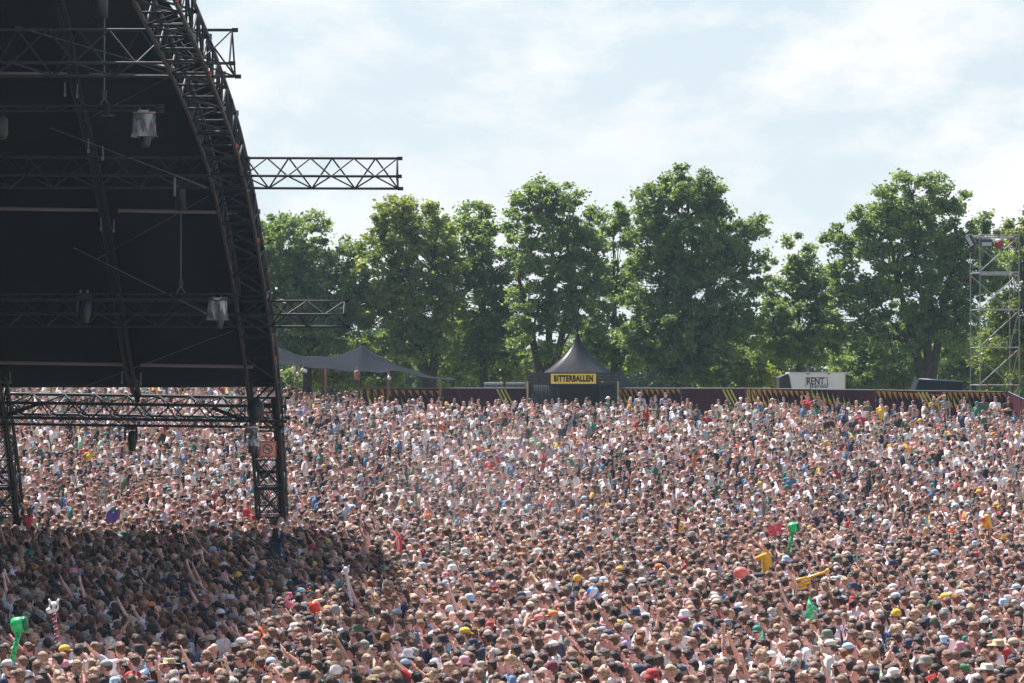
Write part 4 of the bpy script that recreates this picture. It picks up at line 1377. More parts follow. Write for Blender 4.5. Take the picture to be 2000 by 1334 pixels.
def hat_bm(kind):
    bm = bmesh.new()
    if kind in ('cap', 'backcap'):
        ell(bm, (0, 0, 0), (1, 1, 1), 3)
        for v in bm.verts:
            u = v.co
            z = max(u.z, -.18)
            v.co = V(u.x * .092, u.y * .114, z * .088) + V(0, -.012, 1.715)
        s = 1 if kind == 'cap' else -1
        n = 14
        A = [[], []]
        for j, zz in enumerate((0.0, -.008)):
            for k in range(n + 1):
                a = math.pi * k / n
                for rr in ((.086, .10), (.078, .185)):
                    A[j].append(bm.verts.new((math.cos(a) * rr[0], s * (.02 + math.sin(a) * (rr[1] - .02 if rr[1] > .12 else .085)) - .012, 1.706 + zz - .018 * math.sin(a) * (rr[1] > .12) - .010 * abs(math.cos(a)))))
        for j in range(2):
            for k in range(n):
                a_, b_, c_, d_ = A[j][2 * k], A[j][2 * k + 1], A[j][2 * k + 3], A[j][2 * k + 2]
                bm.faces.new((a_, b_, c_, d_) if j == 0 else (d_, c_, b_, a_))
        for k in range(n): bm.faces.new((A[0][2 * k + 1], A[1][2 * k + 1], A[1][2 * k + 3], A[0][2 * k + 3]))
        ell(bm, (0, -.012, 1.803), (.008, .008, .004), 1)
    else:
        prof = {'bucket': [(.142, 1.655), (.144, 1.660), (.101, 1.702), (.098, 1.74), (.088, 1.778), (.062, 1.800), (.01, 1.806)],
                'straw': [(.185, 1.712), (.187, 1.718), (.096, 1.722), (.094, 1.79), (.075, 1.812), (.01, 1.805)],
                'beanie': [(.090, 1.69), (.098, 1.70), (.096, 1.74), (.080, 1.80), (.045, 1.832), (.01, 1.838)]}[kind]
        n = 20
        rings = []
        for r, z in prof:
            rings.append([bm.verts.new((r * math.cos(2 * math.pi * k / n) * .96, r * 1.12 * math.sin(2 * math.pi * k / n) - .012, z + (.010 * math.cos(4 * math.pi * k / n) if r > .12 else .003 * math.sin(k * 2.3)))) for k in range(n)])
        for a, b in zip(rings, rings[1:]):
            for k in range(n):
                bm.faces.new((a[k], a[(k + 1) % n], b[(k + 1) % n], b[k]))
        bm.faces.new(rings[-1])
    for f in bm.faces: f.smooth = True
    return bm
HATS = {}
for k in ('cap', 'backcap', 'bucket', 'straw', 'beanie'):
    bm = hat_bm(k); m = bpy.data.meshes.new(k); bm.to_mesh(m); bm.free(); m.materials.append(HAT); HATS[k] = m
def simple(fn, m):
    bm = bmesh.new(); fn(bm); me = bpy.data.meshes.new('p'); 
    for f in bm.faces: f.smooth = True
    bm.to_mesh(me); bm.free(); me.materials.append(m); return me
def _gl(bm):
    for s in (-1, 1):
        box(bm, (s * .032, .090, 1.668), (.052, .014, .036), Matrix.Rotation(-s * .25, 3, 'Z'))
        box(bm, (s * .070, .038, 1.672), (.006, .10, .010), Matrix.Rotation(s * .12, 3, 'Z'))
    box(bm, (0, .097, 1.676), (.02, .008, .008))
GLASSES = simple(_gl, GLASS)
EYES = simple(lambda bm: [ell(bm, (s * .028, .080, 1.664), (.011, .008, .006), 1) for s in (-1, 1)] and None, EYE)
LIPS = simple(lambda bm: ell(bm, (0, .0845, 1.600), (.020, .006, .006), 1) and None, LIP)
CUP = simple(lambda bm: lathe(bm, [(.03, 0), (.038, .11)], 10), mat('beer_cup', (.62, .38, .08), .3))

POSES = {
 'down': ('down', 'down'), 'cross': ('cross', 'cross'), 'rup': ('down', 'up'), 'lup': ('up', 'down'), 'both': ('up', 'up'),
 'fwd': ('down', 'fwdup'), 'lfwd': ('fwdup', 'drink'), 'clap': ('clap', 'clap'), 'phone': ('phone', 'phone'), 'drink': ('down', 'drink'),
 'point': ('drink', 'point'), 'reach': ('phone', 'fwdup'), 'brow': ('down', 'brow'), 'hip': ('hip', 'drink'),
}
POSEW = {'down': '', 'cross': 'arms folded', 'rup': 'right arm raised high', 'lup': 'left arm raised high', 'both': 'both arms up', 'fwd': 'reaching up ahead',
         'lfwd': 'reaching up with left hand', 'clap': 'clapping overhead', 'phone': 'hands at the face', 'drink': 'holding a hand forward', 'point': 'pointing up', 'reach': 'reaching ahead', 'brow': 'shading the eyes', 'hip': 'hand on hip'}
BODY, TEE = {}, {}
for k, (l, r) in POSES.items():
    BODY[k] = body_mesh(l, r, 2100, fistR=(k == 'point')); BODY[k].materials.append(SKIN)
    TEE[k] = shirt_mesh(l, r); TEE[k].materials.append(SHIRT)
TANK = shirt_mesh('down', 'down', 460, tank=True); TANK.materials.append(SHIRT)
SHORTS = pants_mesh(True); SHORTS.materials.append(PANTS)
LONGS = pants_mesh(False); LONGS.materials.append(PANTS)
SITB = {k: body_mesh(*POSES[k], 2300, seated=True) for k in ('both', 'fwd', 'clap', 'reach')}
for m in SITB.values(): m.materials.append(SKIN)
SITP = pants_mesh(True, seated=True); SITP.materials.append(PANTS)
_bands = {}
def band_mesh(pose):
    if pose not in _bands:
        bm = bmesh.new()
        for s, a in zip((-1, 1), POSES[pose]):
            if a in ('up', 'fwdup', 'point', 'clap', 'phone') and (s == 1 or pose in ('lup', 'lfwd', 'clap')):
                E, Wp, h = ARM[a](s)
                d = (Wp - E).normalized()
                tube(bm, [Wp - d * .045, Wp - d * .02], .034, 10)
                break
        m = bpy.data.meshes.new('band'); bm.to_mesh(m); bm.free(); m.materials.append(BAND); smooth(m)
        _bands[pose] = m if len(m.polygons) else None
    return _bands[pose]

SKINS = [((.70, .40, .34), 30), ((.76, .48, .42), 24), ((.60, .33, .27), 22), ((.45, .24, .17), 8), ((.74, .38, .32), 14), ((.18, .09, .055), 4)]
HAIRC = [((.135, .070, .050), 'brown', 30), ((.060, .031, .025), 'dark brown', 27), ((.018, .013, .013), 'black', 13), ((.23, .130, .088), 'light brown', 18), ((.42, .28, .18), 'blond', 9), ((.22, .08, .03), 'reddish', 3), ((.34, .32, .30), 'grey', 4)]
SHIRTC = [((.82, .80, .83), 'white', 34), ((.020, .021, .025), 'black', 13), ((.025, .04, .085), 'navy', 10), ((.28, .29, .31), 'grey', 9), ((.44, .50, .60), 'pale blue', 6), ((.60, .50, .42), 'beige', 9),
          ((.70, .42, .42), 'pink', 9), ((.10, .14, .09), 'olive', 5), ((.03, .18, .14), 'green', 2.5), ((.42, .03, .04), 'red', 2.5), ((.10, .19, .35), 'blue', 6), ((.36, .30, .50), 'lilac', 1.5), ((.70, .42, .06), 'yellow', 1.2), ((.20, .03, .07), 'burgundy', 1.5), ((.62, .18, .05), 'orange', .8), ((.35, .50, .40), 'mint', 2)]
HATC = [((.74, .73, .72), 'white', 16), ((.020, .022, .028), 'black', 28), ((.025, .04, .09), 'navy', 20), ((.45, .38, .29), 'beige', 8), ((.28, .30, .32), 'grey', 8), ((.38, .54, .72), 'light blue', 8), ((.07, .10, .06), 'dark green', 8), ((.66, .30, .36), 'pink', 5),
        ((.74, .46, .06), 'yellow', 3), ((.64, .22, .06), 'orange', 2.5), ((.40, .04, .05), 'red', 2.5), ((.17, .03, .07), 'maroon', 2), ((.03, .20, .18), 'teal', 2)]
PANTC = [((.02, .022, .03), 'black', 30), ((.09, .14, .24), 'denim', 30), ((.40, .35, .27), 'beige', 15), ((.5, .5, .5), 'pale', 10), ((.06, .07, .05), 'olive', 15)]
def pick(tab):
    w = [t[-1] for t in tab]; r = random.uniform(0, sum(w))
    for t in tab:
        r -= t[-1]
        if r <= 0: return t
    return tab[0]
def by_name(tab, n):
    for t in tab:
        if len(t) == 3 and t[1] == n: return t
    raise KeyError(n)

def make_attrs(zone):
    """zone 0 near crowd looking left, 1 far bank looking at the camera side"""
    a = {}
    a['skin'] = pick(SKINS)[0]
    dark = a['skin'][0] < .3
    h = pick(HAIRC)
    if dark: h = HAIRC[2]
    a['hair_c'], a['hair_w'] = h[0], h[1]
    fem = random.random() < (.30 if zone == 0 else .42)
    a['fem'] = fem
    a['hair'] = random.choice(['long', 'long', 'long2', 'long', 'bun', 'ponytail', 'long2']) if fem else pick([('short', 22), ('crop', 16), ('messy', 26), ('swept', 14), ('curly', 10), ('buzz', 10), ('bald', 2.5)])[0]
    if dark and not fem: a['hair'] = random.choice(['buzz', 'short', 'curly'])
    a['hat'] = None
    if random.random() < (.04 if fem else .085):
        a['hat'] = pick([('cap', 52), ('backcap', 20), ('bucket', 13), ('straw', 3), ('beanie', 3)])[0]
        c = pick(HATC); a['hat_c'], a['hat_w'] = c[0], c[1]
        if a['hat'] == 'straw': a['hat_c'], a['hat_w'] = (.50, .40, .24), 'straw'
        if a['hair'] in ('messy', 'curly', 'swept', 'bun'): a['hair'] = 'short' if not fem else 'long2'
    else:
        a['hat_c'], a['hat_w'] = (.5, .5, .5), ''
    c = pick(SHIRTC); a['shirt_c'], a['shirt_w'] = c[0], c[1]
    a['top'] = 'tank' if random.random() < (.42 if fem else .07) else 'tee'
    if not fem and random.random() < .035: a['top'] = None
    c = pick(PANTC); a['pants_c'] = c[0]; a['pants_w'] = c[1]
    a['long'] = random.random() < .3
    a['glasses'] = random.random() < .55
    if zone == 0: a['pose'] = pick([('down', 78), ('drink', 8), ('rup', 2.2), ('lup', 1.2), ('both', .6), ('fwd', 4.0), ('lfwd', 2.0), ('clap', .7), ('phone', 3), ('point', 1.8)])[0]
    else: a['pose'] = pick([('down', 48), ('cross', 12), ('drink', 14), ('phone', 6), ('hip', 8), ('brow', 4), ('fwd', 2), ('rup', 1), ('point', 1)])[0]
    a['h'] = random.gauss(.905 if fem else .965, .035)
    return a

def parts_of(a, seated=False):
    """list of (part name, mesh, colour attribute, colour)"""
    out = [('body', (SITB if seated else BODY)[a['pose']], 'c_skin', a['skin'])]
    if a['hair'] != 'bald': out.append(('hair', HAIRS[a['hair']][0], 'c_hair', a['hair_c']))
    if a['top'] == 'tee': out.append(('shirt', TEE[a['pose']], 'c_shirt', a['shirt_c']))
    elif a['top'] == 'tank': out.append(('tank_top', TANK, 'c_shirt', a['shirt_c']))
    out.append(('shorts', SITP, 'c_pants', a['pants_c']) if seated else (('trousers', LONGS, 'c_pants', a['pants_c']) if a['long'] else ('shorts', SHORTS, 'c_pants', a['pants_c'])))
    if a['hat']: out.append(('hat', HATS[a['hat']], 'c_hat', a['hat_c']))
    if a['glasses']: out.append(('sunglasses', GLASSES, None, None))
    else: out.append(('eyes', EYES, None, None))
    out.append(('mouth', LIPS, None, None))
    b = band_mesh(a['pose'])
    if b and a.get('band', True): out.append(('wristband', b, None, None))
    return out

def who_label(a):
    hatw = {'cap': 'cap', 'backcap': 'backwards cap', 'bucket': 'bucket hat', 'straw': 'straw hat', 'beanie': 'beanie'}
    if a['hat']: h = (a['hat_w'] + ' ' + hatw[a['hat']]) if a['hat'] != 'straw' else 'straw hat'
    elif a['hair'] == 'bald': h = 'bald head'
    else: h = HAIRS[a['hair']][1] + ' ' + a['hair_w'] + ' hair'
    t = {'tee': a['shirt_w'] + ' shirt', 'tank': a['shirt_w'] + ' tank top', None: 'bare shoulders'}[a['top']]
    return h, t

def person(x, y, z, rz, a, label, group='people in the front rows of the crowd', seated=False):
    root = bpy.data.objects.new('person', None)
    COL.objects.link(root)
    root.location = (x, y, z); root.rotation_euler = (0, 0, rz) if seated or 'fence' in group or 'riders' in group else (random.gauss(0, .045), random.gauss(0, .04), rz)
    w = a['h'] * (.93 if a['fem'] else 1.0)
    root.scale = (w, w, a['h'])
    tag(root, label, 'person', group)
    for nm, me, at, c in parts_of(a, seated):
        o = bpy.data.objects.new(nm, me)
        COL.objects.link(o)
        o.parent = root
        if at: o[at] = [float(c[0]), float(c[1]), float(c[2]), 1.0]
        if nm == 'body' : pass
    return root

# ---------------------------------------------------------------- crowd layout
def spacing(D):
    return .56 if D < 100 else .56 + (D - 100) * .0100 if D < 127 else .83
HEADZ = 1.58
def D_from_y(py):
    """depth at which a head centre (1.66 m above the ground) appears at photo row py"""
    best = None
    for D in np.arange(44, 160, .1):
        y = YH + F * (HC - ground_z(D) - HEADZ) / D
        if best is None or abs(y - py) < best[0]: best = (abs(y - py), D)
    return best[1]
pts = []
D = 47.0
row = 0
while D < 178:
    sp = spacing(D)
    x0, x1 = (-90 - 1000) / F * D - .3, (2090 - 1000) / F * D + .3
    if D > 156.5: x0, x1 = (-60 - 1000) / F * D, (725 - 1000) / F * D
    x = x0 + (row % 2) * sp / 2
    while x < x1:
        jx, jy = random.uniform(-.34, .34) * sp, random.uniform(-.42, .42) * sp
        X, Y = x + jx, D + jy
        px = X / Y * F + 1000
        ok = True
        if px > 1206 and Y > 153.6 + (1968 - px) / 762 * 2.5 : ok = False
        if 700 < px <= 1206 and Y > 155.0: ok = False
        if px > 1968 and Y > 153.2 - (px - 1968) * .135: ok = False
        # the bank is thinner towards the back on the right
        thin = 0.0
        if Y > 138 and px > 1200: thin = .25
        if Y > 147 and px > 1350: thin = .50
        if 1840 < px < 1968 and Y > 149: thin = .8
        if random.random() < thin: ok = False
        for lx in (-8.06, -16.96):
            if abs(X - lx) < .72 and abs(Y - 103.4) < .9: ok = False
        if ok: pts.append([X, Y])
        x += sp
    D += sp * .92
    row += 1
# ---------------------------------------------------------------- hand-placed people
M = math.radians
H_ = dict
def spec(px, py, label=None, **k):
    return (px, py, label, k)
NEAR = [
 spec(146, 1280, 'yellow backwards cap and white shirt, right of the left inflatable mallet', hat='backcap', hat_n='yellow', shirt='white', hair='short', pose='down'),
 spec(221, 1264, 'white-haired man in pale blue shirt, bottom left of the crowd', hair='curly', hair_n='grey', shirt='pale blue', pose='down', hair_c=(.62, .60, .57)),
 spec(12, 1310, 'pale grey backwards cap at the bottom left corner, left of the mallet handle', hat='backcap', hat_rgb=(.50, .48, .50), hat_n='grey', shirt='navy', hair='short'),
 spec(126, 1248, 'tall man with fair swept-back hair and shaved neck beside the zebra inflatable', hair='swept', hair_n='blond', shirt='pink', h=1.03),
 spec(48, 1247, 'straw hat with dark band just right of the mallet handle', hat='straw', shirt='beige', hair='short'),
 spec(268, 1283, 'charcoal bucket hat right of the white-haired man', hat='bucket', hat_n='black', shirt='grey', hair='short'),
 spec(86, 1292, 'long blond hair and grey tank top, between mallet handle and yellow backwards cap', hair='long', hair_n='blond', shirt='grey', top='tank', fem=True),
 spec(117, 1300, 'dark cropped hair and white shirt, below the tall swept-back man', hair='short', hair_n='dark brown', shirt='white'),
 spec(156, 1308, 'long blond hair below the yellow backwards cap', hair='long', hair_n='blond', shirt='black', top='tank', fem=True),
 spec(450, 1216, 'slate grey cap facing left, between shade edge and red balloon', hat='cap', hat_n='grey', hat_rgb=(.16, .19, .24), shirt='black', hair='short', glasses=True),
 spec(474, 1264, 'white cap facing left, bottom of the crowd left of centre', hat='cap', hat_n='white', shirt='white', hair='short'),
 spec(412, 1258, 'cream cap facing left beside the white cap', hat='cap', hat_n='beige', shirt='beige', hair='short'),
 spec(440, 1176, 'pale lilac cap at the edge of the stage shade', hat='cap', hat_n='light blue', hat_rgb=(.52, .54, .72), shirt='grey', hair='short'),
 spec(580, 1166, 'light blue cap beside the pink flamingo', hat='cap', hat_n='light blue', shirt='navy', hair='short'),
 spec(650, 1200, 'grey beanie right of the red balloon', hat='beanie', hat_n='grey', shirt='black', hair='short'),
 spec(745, 1262, 'mustard brown beanie above the white bucket hat', hat='beanie', hat_n='orange', hat_rgb=(.36, .19, .06), shirt='black', hair='long2'),
 spec(780, 1289, 'white bucket hat near the bottom, left of the pink bucket hat', hat='bucket', hat_n='white', shirt='white', hair='long2', fem=True),
 spec(730, 1277, 'long black hair left of the white bucket hat', hair='long', hair_n='black', shirt='beige', fem=True),
 spec(742, 1318, 'long blond hair at the bottom edge below the white bucket hat', hair='long', hair_n='blond', shirt='white', top='tank', fem=True),
 spec(645, 1326, 'white beanie at the bottom edge left of centre', hat='beanie', hat_n='white', shirt='white', hair='short'),
 spec(785, 1206, 'bluish grey cap right of the rainbow garland', hat='cap', hat_n='grey', hat_rgb=(.25, .29, .42), shirt='white', hair='short'),
 spec(812, 1286, 'grey-haired man in striped pale blue shirt, right of the white bucket hat', hair='short', hair_n='grey', shirt='pale blue'),
 spec(895, 1302, 'pink bucket hat near the bottom centre', hat='bucket', hat_n='pink', shirt='white', hair='long2', fem=True),
 spec(915, 1181, 'light blue bucket hat behind the raised hands at centre', hat='bucket', hat_n='light blue', shirt='white', hair='short'),
 spec(1085, 1213, 'orange cap facing left, centre of the crowd', hat='cap', hat_n='orange', shirt='beige', hair='short', glasses=True),
 spec(1098, 1270, 'white cap facing left over a striped shirt, below the orange cap', hat='cap', hat_n='white', shirt='white', hair='short', skin_rgb=(.20, .10, .06)),
 spec(1182, 1244, 'navy cap facing left, right of the white and orange caps', hat='cap', hat_n='navy', hat_rgb=(.03, .07, .14), shirt='blue', hair='short'),
 spec(1165, 1141, 'pale grey cap directly behind the beach ball', hat='cap', hat_n='grey', hat_rgb=(.45, .50, .60), shirt='white', hair='short'),
 spec(1146, 1176, 'pink bucket hat just below the beach ball', hat='bucket', hat_n='pink', shirt='grey', hair='long2', fem=True),
 spec(1075, 1318, 'maroon beanie at the bottom centre', hat='beanie', hat_n='maroon', shirt='navy', hair='short'),
 spec(955, 1249, 'bald man in black shirt with a small blue paper boat behind his head', hair='bald', shirt='black'),
 spec(903, 1246, 'yellow backwards cap left of the bald man', hat='backcap', hat_n='yellow', hat_rgb=(.76, .50, .03), shirt='beige', hair='short'),
 spec(914, 1209, 'bald sunburnt head behind the yellow backwards cap', hair='bald', shirt='white', skin_rgb=(.66, .34, .27)),
 spec(1013, 1172, 'navy cap with long brim facing left, left of the pink hat', hat='cap', hat_n='navy', hat_rgb=(.04, .06, .11), shirt='lilac', hair='short'),
 spec(1055, 1217, 'coral cap left of the orange cap', hat='cap', hat_n='pink', hat_rgb=(.62, .20, .20), shirt='white', hair='short'),
 spec(1180, 1291, 'man with grey wavy hair and beige shirt in glasses, below the navy cap', hair='messy', hair_n='grey', hair_c=(.13, .11, .10), shirt='beige', glasses=True),
 spec(1168, 1326, 'curly ginger-blond hair at the bottom edge right of centre', hair='curly', hair_n='blond', shirt='pink'),
 spec(1502, 1287, 'white cap facing right, right half of the bottom rows', hat='cap', hat_n='white', shirt='beige', hair='short', rz=-80),
 spec(1250, 1318, 'navy cap at the bottom edge right of the curly blond head', hat='backcap', hat_n='navy', shirt='white', hair='short'),
 spec(1230, 1206, 'navy bucket hat behind the polka-dot bandana', hat='bucket', hat_n='navy', shirt='black', hair='short'),
 spec(1290, 1147, 'dark green bucket hat right of the small white cap', hat='bucket', hat_n='dark green', shirt='black', hair='short'),
 spec(1257, 1145, 'small white cap left of the dark green bucket hat', hat='cap', hat_n='white', shirt='grey', hair='short'),
 spec(1211, 1120, 'mustard yellow cap and white shirt, upper right of the beach ball', hat='cap', hat_n='yellow', hat_rgb=(.62, .40, .07), shirt='white', hair='short'),
 spec(1415, 1310, 'man with bright blond hair at the bottom, left of the white cap facing right', hair='messy', hair_n='blond', shirt='pale blue'),
 spec(1349, 1244, 'navy bandana with white dots, right of centre', hat='beanie', hat_n='navy', hat_rgb=(.06, .08, .15), shirt='white', hair='long2', fem=True),
 spec(1477, 1239, 'teal and orange cap facing the camera, sunglasses below it', hat='cap', hat_n='teal', shirt='black', hair='short', glasses=True, rz=170),
 spec(1325, 1222, 'maroon cap left of the pale striped bucket hat', hat='cap', hat_n='maroon', hat_rgb=(.20, .05, .12), shirt='blue', hair='short'),
 spec(1339, 1207, 'pale pastel bucket hat above the navy bandana', hat='bucket', hat_n='white', shirt='mint', hair='short'),
 spec(1266, 1291, 'man with black short hair and white shirt in profile, right of the navy cap', hair='short', hair_n='dark brown', shirt='white'),
 spec(1361, 1308, 'very dark haired man at the bottom, left of the bright blond man', hair='swept', hair_n='black', shirt='white'),
 spec(1618, 1250, 'sage green bucket hat with wide brim, left of the light blue cap', hat='bucket', hat_n='dark green', hat_rgb=(.15, .20, .17), shirt='green', hair='short', s=1.08),
 spec(1660, 1277, 'light blue cap facing left over a dark shirt, bottom right part', hat='cap', hat_n='light blue', shirt='black', hair='short', glasses=True),
 spec(1697, 1282, 'man with slicked black hair in profile, right of the light blue cap', hair='swept', hair_n='black', shirt='mint'),
 spec(1610, 1270, 'off-white backwards cap below the sage green bucket hat', hat='backcap', hat_n='white', hat_rgb=(.62, .60, .55), shirt='white', hair='short'),
 spec(1880, 1170, 'small white cap in the right part, above the raised arms', hat='backcap', hat_n='white', shirt='pink', hair='short'),
 spec(1685, 1173, 'tan cap on a bearded man below the green flag', hat='cap', hat_n='beige', hat_rgb=(.28, .20, .13), shirt='grey', hair='short', glasses=True),
 spec(1746, 1158, 'pale blue cap right of the tan cap', hat='cap', hat_n='light blue', hat_rgb=(.50, .62, .70), shirt='white', hair='short'),
 spec(1899, 1288, 'black cap facing left over a beige shirt, near the bottom right', hat='cap', hat_n='black', shirt='beige', hair='short', glasses=True),
 spec(1950, 1276, 'beige straw hat with dark band near the right edge', hat='straw', shirt='white', hair='short'),
 spec(1990, 1268, 'cream cap cut by the right edge', hat='cap', hat_n='beige', shirt='navy', hair='short'),
 spec(1871, 1318, 'bottle green cap at the bottom right', hat='backcap', hat_n='dark green', hat_rgb=(.03, .16, .08), shirt='black', hair='short'),
 spec(1777, 1281, 'dark haired man in sunglasses facing the camera, right part of the bottom rows', hair='messy', hair_n='dark brown', shirt='white', glasses=True, rz=175),
 spec(1765, 1292, 'back of a dark head above a bright white shirt, left of the black hood', hair='short', hair_n='dark brown', shirt='white', rz=10),
 spec(1752, 1212, 'yellow cap raised in hand height, right part of the crowd', hat='beanie', hat_n='yellow', hat_rgb=(.76, .48, .03), shirt='pale blue', hair='short'),
 spec(1912, 1326, 'pale straw hat at the bottom edge near the right', hat='straw', hat_rgb=(.62, .58, .52), shirt='lilac', hair='short'),
 spec(1800, 1309, 'grey camouflage bucket hat at the bottom, right of the white shirt', hat='bucket', hat_n='grey', hat_rgb=(.26, .26, .24), shirt='black', hair='curly'),
 spec(1742, 1326, 'white bucket hat at the very bottom, right part', hat='bucket', hat_n='white', shirt='white', hair='short'),
 spec(1836, 1262, 'man with brown hair and white shirt seen from behind, above the black hood', hair='short', hair_n='brown', shirt='white', rz=20),
 spec(1025, 1235, 'bare-shouldered man with dark hair in profile, right of the bald man', hair='short', hair_n='dark brown', top=None, pose='down'),
 spec(1040, 1242, 'dark brown short hair above a royal blue shirt, below the coral cap', hair='short', hair_n='dark brown', shirt='blue', rz=30),
 spec(1955, 1222, 'man with receding hair and sunglasses facing the camera, right edge', hair='buzz', hair_n='light brown', shirt='black', glasses=True, rz=175),
 spec(1838, 1210, 'man with grey curly hair and pale blue shirt, right part', hair='curly', hair_n='grey', hair_c=(.16, .15, .14), shirt='pale blue', rz=40),
]
LANDMARKS = [(22, 1290, 'mallet handle'), (108, 1225, 'zebra inflatable'), (146, 1280, 'yellow backwards cap'), (221, 1264, 'white-haired man'), (268, 1283, 'charcoal bucket hat'), (450, 1216, 'slate grey cap'), (474, 1264, 'left white cap'),
 (567, 1170, 'pink flamingo'), (615, 1185, 'red balloon'), (645, 1326, 'white beanie'), (745, 1262, 'mustard beanie'), (780, 1289, 'white bucket hat'), (895, 1302, 'pink bucket hat'), (955, 1249, 'bald man'),
 (1085, 1213, 'orange cap'), (1098, 1270, 'central white cap'), (1182, 1244, 'navy brimmed cap'), (1158, 1158, 'beach ball'), (1168, 1326, 'curly blond head'), (1349, 1244, 'polka-dot bandana'), (1415, 1310, 'bright blond man'), (1502, 1287, 'right-facing white cap'),
 (1477, 1239, 'teal cap'), (1580, 1185, 'green flag'), (1618, 1250, 'sage bucket hat'), (1660, 1277, 'light blue cap'), (1777, 1281, 'camera-facing sunglasses man'), (1805, 1305, 'black hood'), (1899, 1288, 'black cap'), (1950, 1276, 'banded straw hat'), (1752, 1212, 'raised yellow cap')]

def apply_spec(a, k):
    a.update(fem=False, hat=None, hat_c=(.5, .5, .5), hat_w='', glasses=random.random() < .4, top='tee', pose='down', h=random.gauss(.995, .012))
    if a['skin'][0] < .3: a['skin'] = (.60, .37, .28)
    if a['hair'] in ('bald',): a['hair'] = 'short'
    for key in ('hair', 'top', 'pose', 'h', 'glasses', 'hat', 'fem'):
        if key in k: a[key] = k[key]
    if 'hair_n' in k: c = by_name(HAIRC, k['hair_n']); a['hair_c'], a['hair_w'] = c[0], c[1]
    if 'hair_c' in k: a['hair_c'] = k['hair_c']
    if 'hat_n' in k: c = by_name(HATC, k['hat_n']); a['hat_c'], a['hat_w'] = c[0], c[1]
    if 'hat_rgb' in k: a['hat_c'] = k['hat_rgb']
    if a['hat'] == 'straw' and 'hat_rgb' not in k: a['hat_c'] = (.50, .40, .24)
    if 'shirt' in k: c = by_name(SHIRTC, k['shirt']); a['shirt_c'], a['shirt_w'] = c[0], c[1]
    if 'skin_rgb' in k: a['skin'] = k['skin_rgb']
    return a

def facing(D):
    t = min(1, max(0, (D - 98) / 22))
    if random.random() < (.10 if t < .5 else .16): return random.uniform(0, 2 * math.pi)
    return M(random.gauss(72 + 62 * t, 24))

placed = []                     # (x, y) already taken
used_labels = set()
for px, py, lab, k in NEAR:
    D = D_from_y(py)
    x = (px - 1000) / F * D
    a = apply_spec(make_attrs(0), k)
    person(x, D, ground_z(D) + .0, M(k['rz']) if 'rz' in k else M(random.gauss(80, 10)), a, lab)
    placed.append((x, D)); used_labels.add(lab)

# ---- people along the back fence that stand out
def FD(px): return 153.0 - max(0, 0) + (1968 - px) / 762 * 2.3 - .2
BACK = [
 (1920, 782, 'man in dark grey tee standing against the fence near its corner', H_(shirt='grey', pose='down', hair='short', shirt_rgb=(.10, .12, .12), glasses=True)),
 (1944, 782, 'man in white tee with folded arms against the fence near its corner', H_(shirt='white', pose='cross', hair='short', glasses=True)),
 (1970, 783, 'man in black tee and jean shorts with folded arms in the fence corner', H_(shirt='black', pose='cross', hair='short', pants=(.12, .22, .38), long=False)),
 (1578, 767, 'man in red tee standing high against the fence below the box truck', H_(shirt='red', pose='phone', hair='short', shirt_rgb=(.40, .02, .04))),
 (1597, 772, 'bare-chested man against the fence right of the red tee', H_(top=None, pose='down', hair='short')),
 (1459, 785, 'man in white tee against the fence left of the box truck', H_(shirt='white', pose='down', hair='short', glasses=True)),
 (1824, 782, 'woman in orange tee against the fence left of the navy shelter', H_(shirt='orange', pose='down', hair='long', fem=True, shirt_rgb=(.70, .32, .04))),
 (1844, 776, 'man in grey-green tee shading his face against the fence', H_(shirt='grey', pose='brow', hair='short', hat='cap', hat_n='grey')),
 (1878, 788, 'woman in black tank top against the fence, right of the navy shelter', H_(shirt='black', pose='hip', hair='long2', fem=True, top='tank')),
 (1250, 772, 'man in pale shirt and grey bucket hat at the fence beside the food tent', H_(shirt='pale blue', pose='down', hair='short', hat='bucket', hat_n='grey')),
 (1300, 770, 'dark-haired man in lilac shirt against the fence right of the food tent', H_(shirt='lilac', pose='down', hair='short')),
]
for px, py, lab, k in BACK:
    D = FD(px) if px > 1206 else 154.6
    hh = 1.0
    x = (px - 1000) / F * D
    z = ground_z(min(D, 156))
    a = apply_spec(make_attrs(1), {q: v for q, v in k.items() if q in ('hair', 'top', 'pose', 'glasses', 'hat', 'fem', 'shirt', 'hat_n')})
    if 'shirt_rgb' in k: a['shirt_c'] = k['shirt_rgb']
    if 'pants' in k: a['pants_c'] = k['pants']
    a['long'] = k.get('long', False)
    top_z = HC + (YH - (py - 4)) / F * D        # head centre sits here
    a['h'] = min(1.10, max(.90, (top_z - z) / 1.70))
    person(x, D, z, M(random.gauss(170, 12)), a, lab, group='people along the back fence')
    placed.append((x, D))
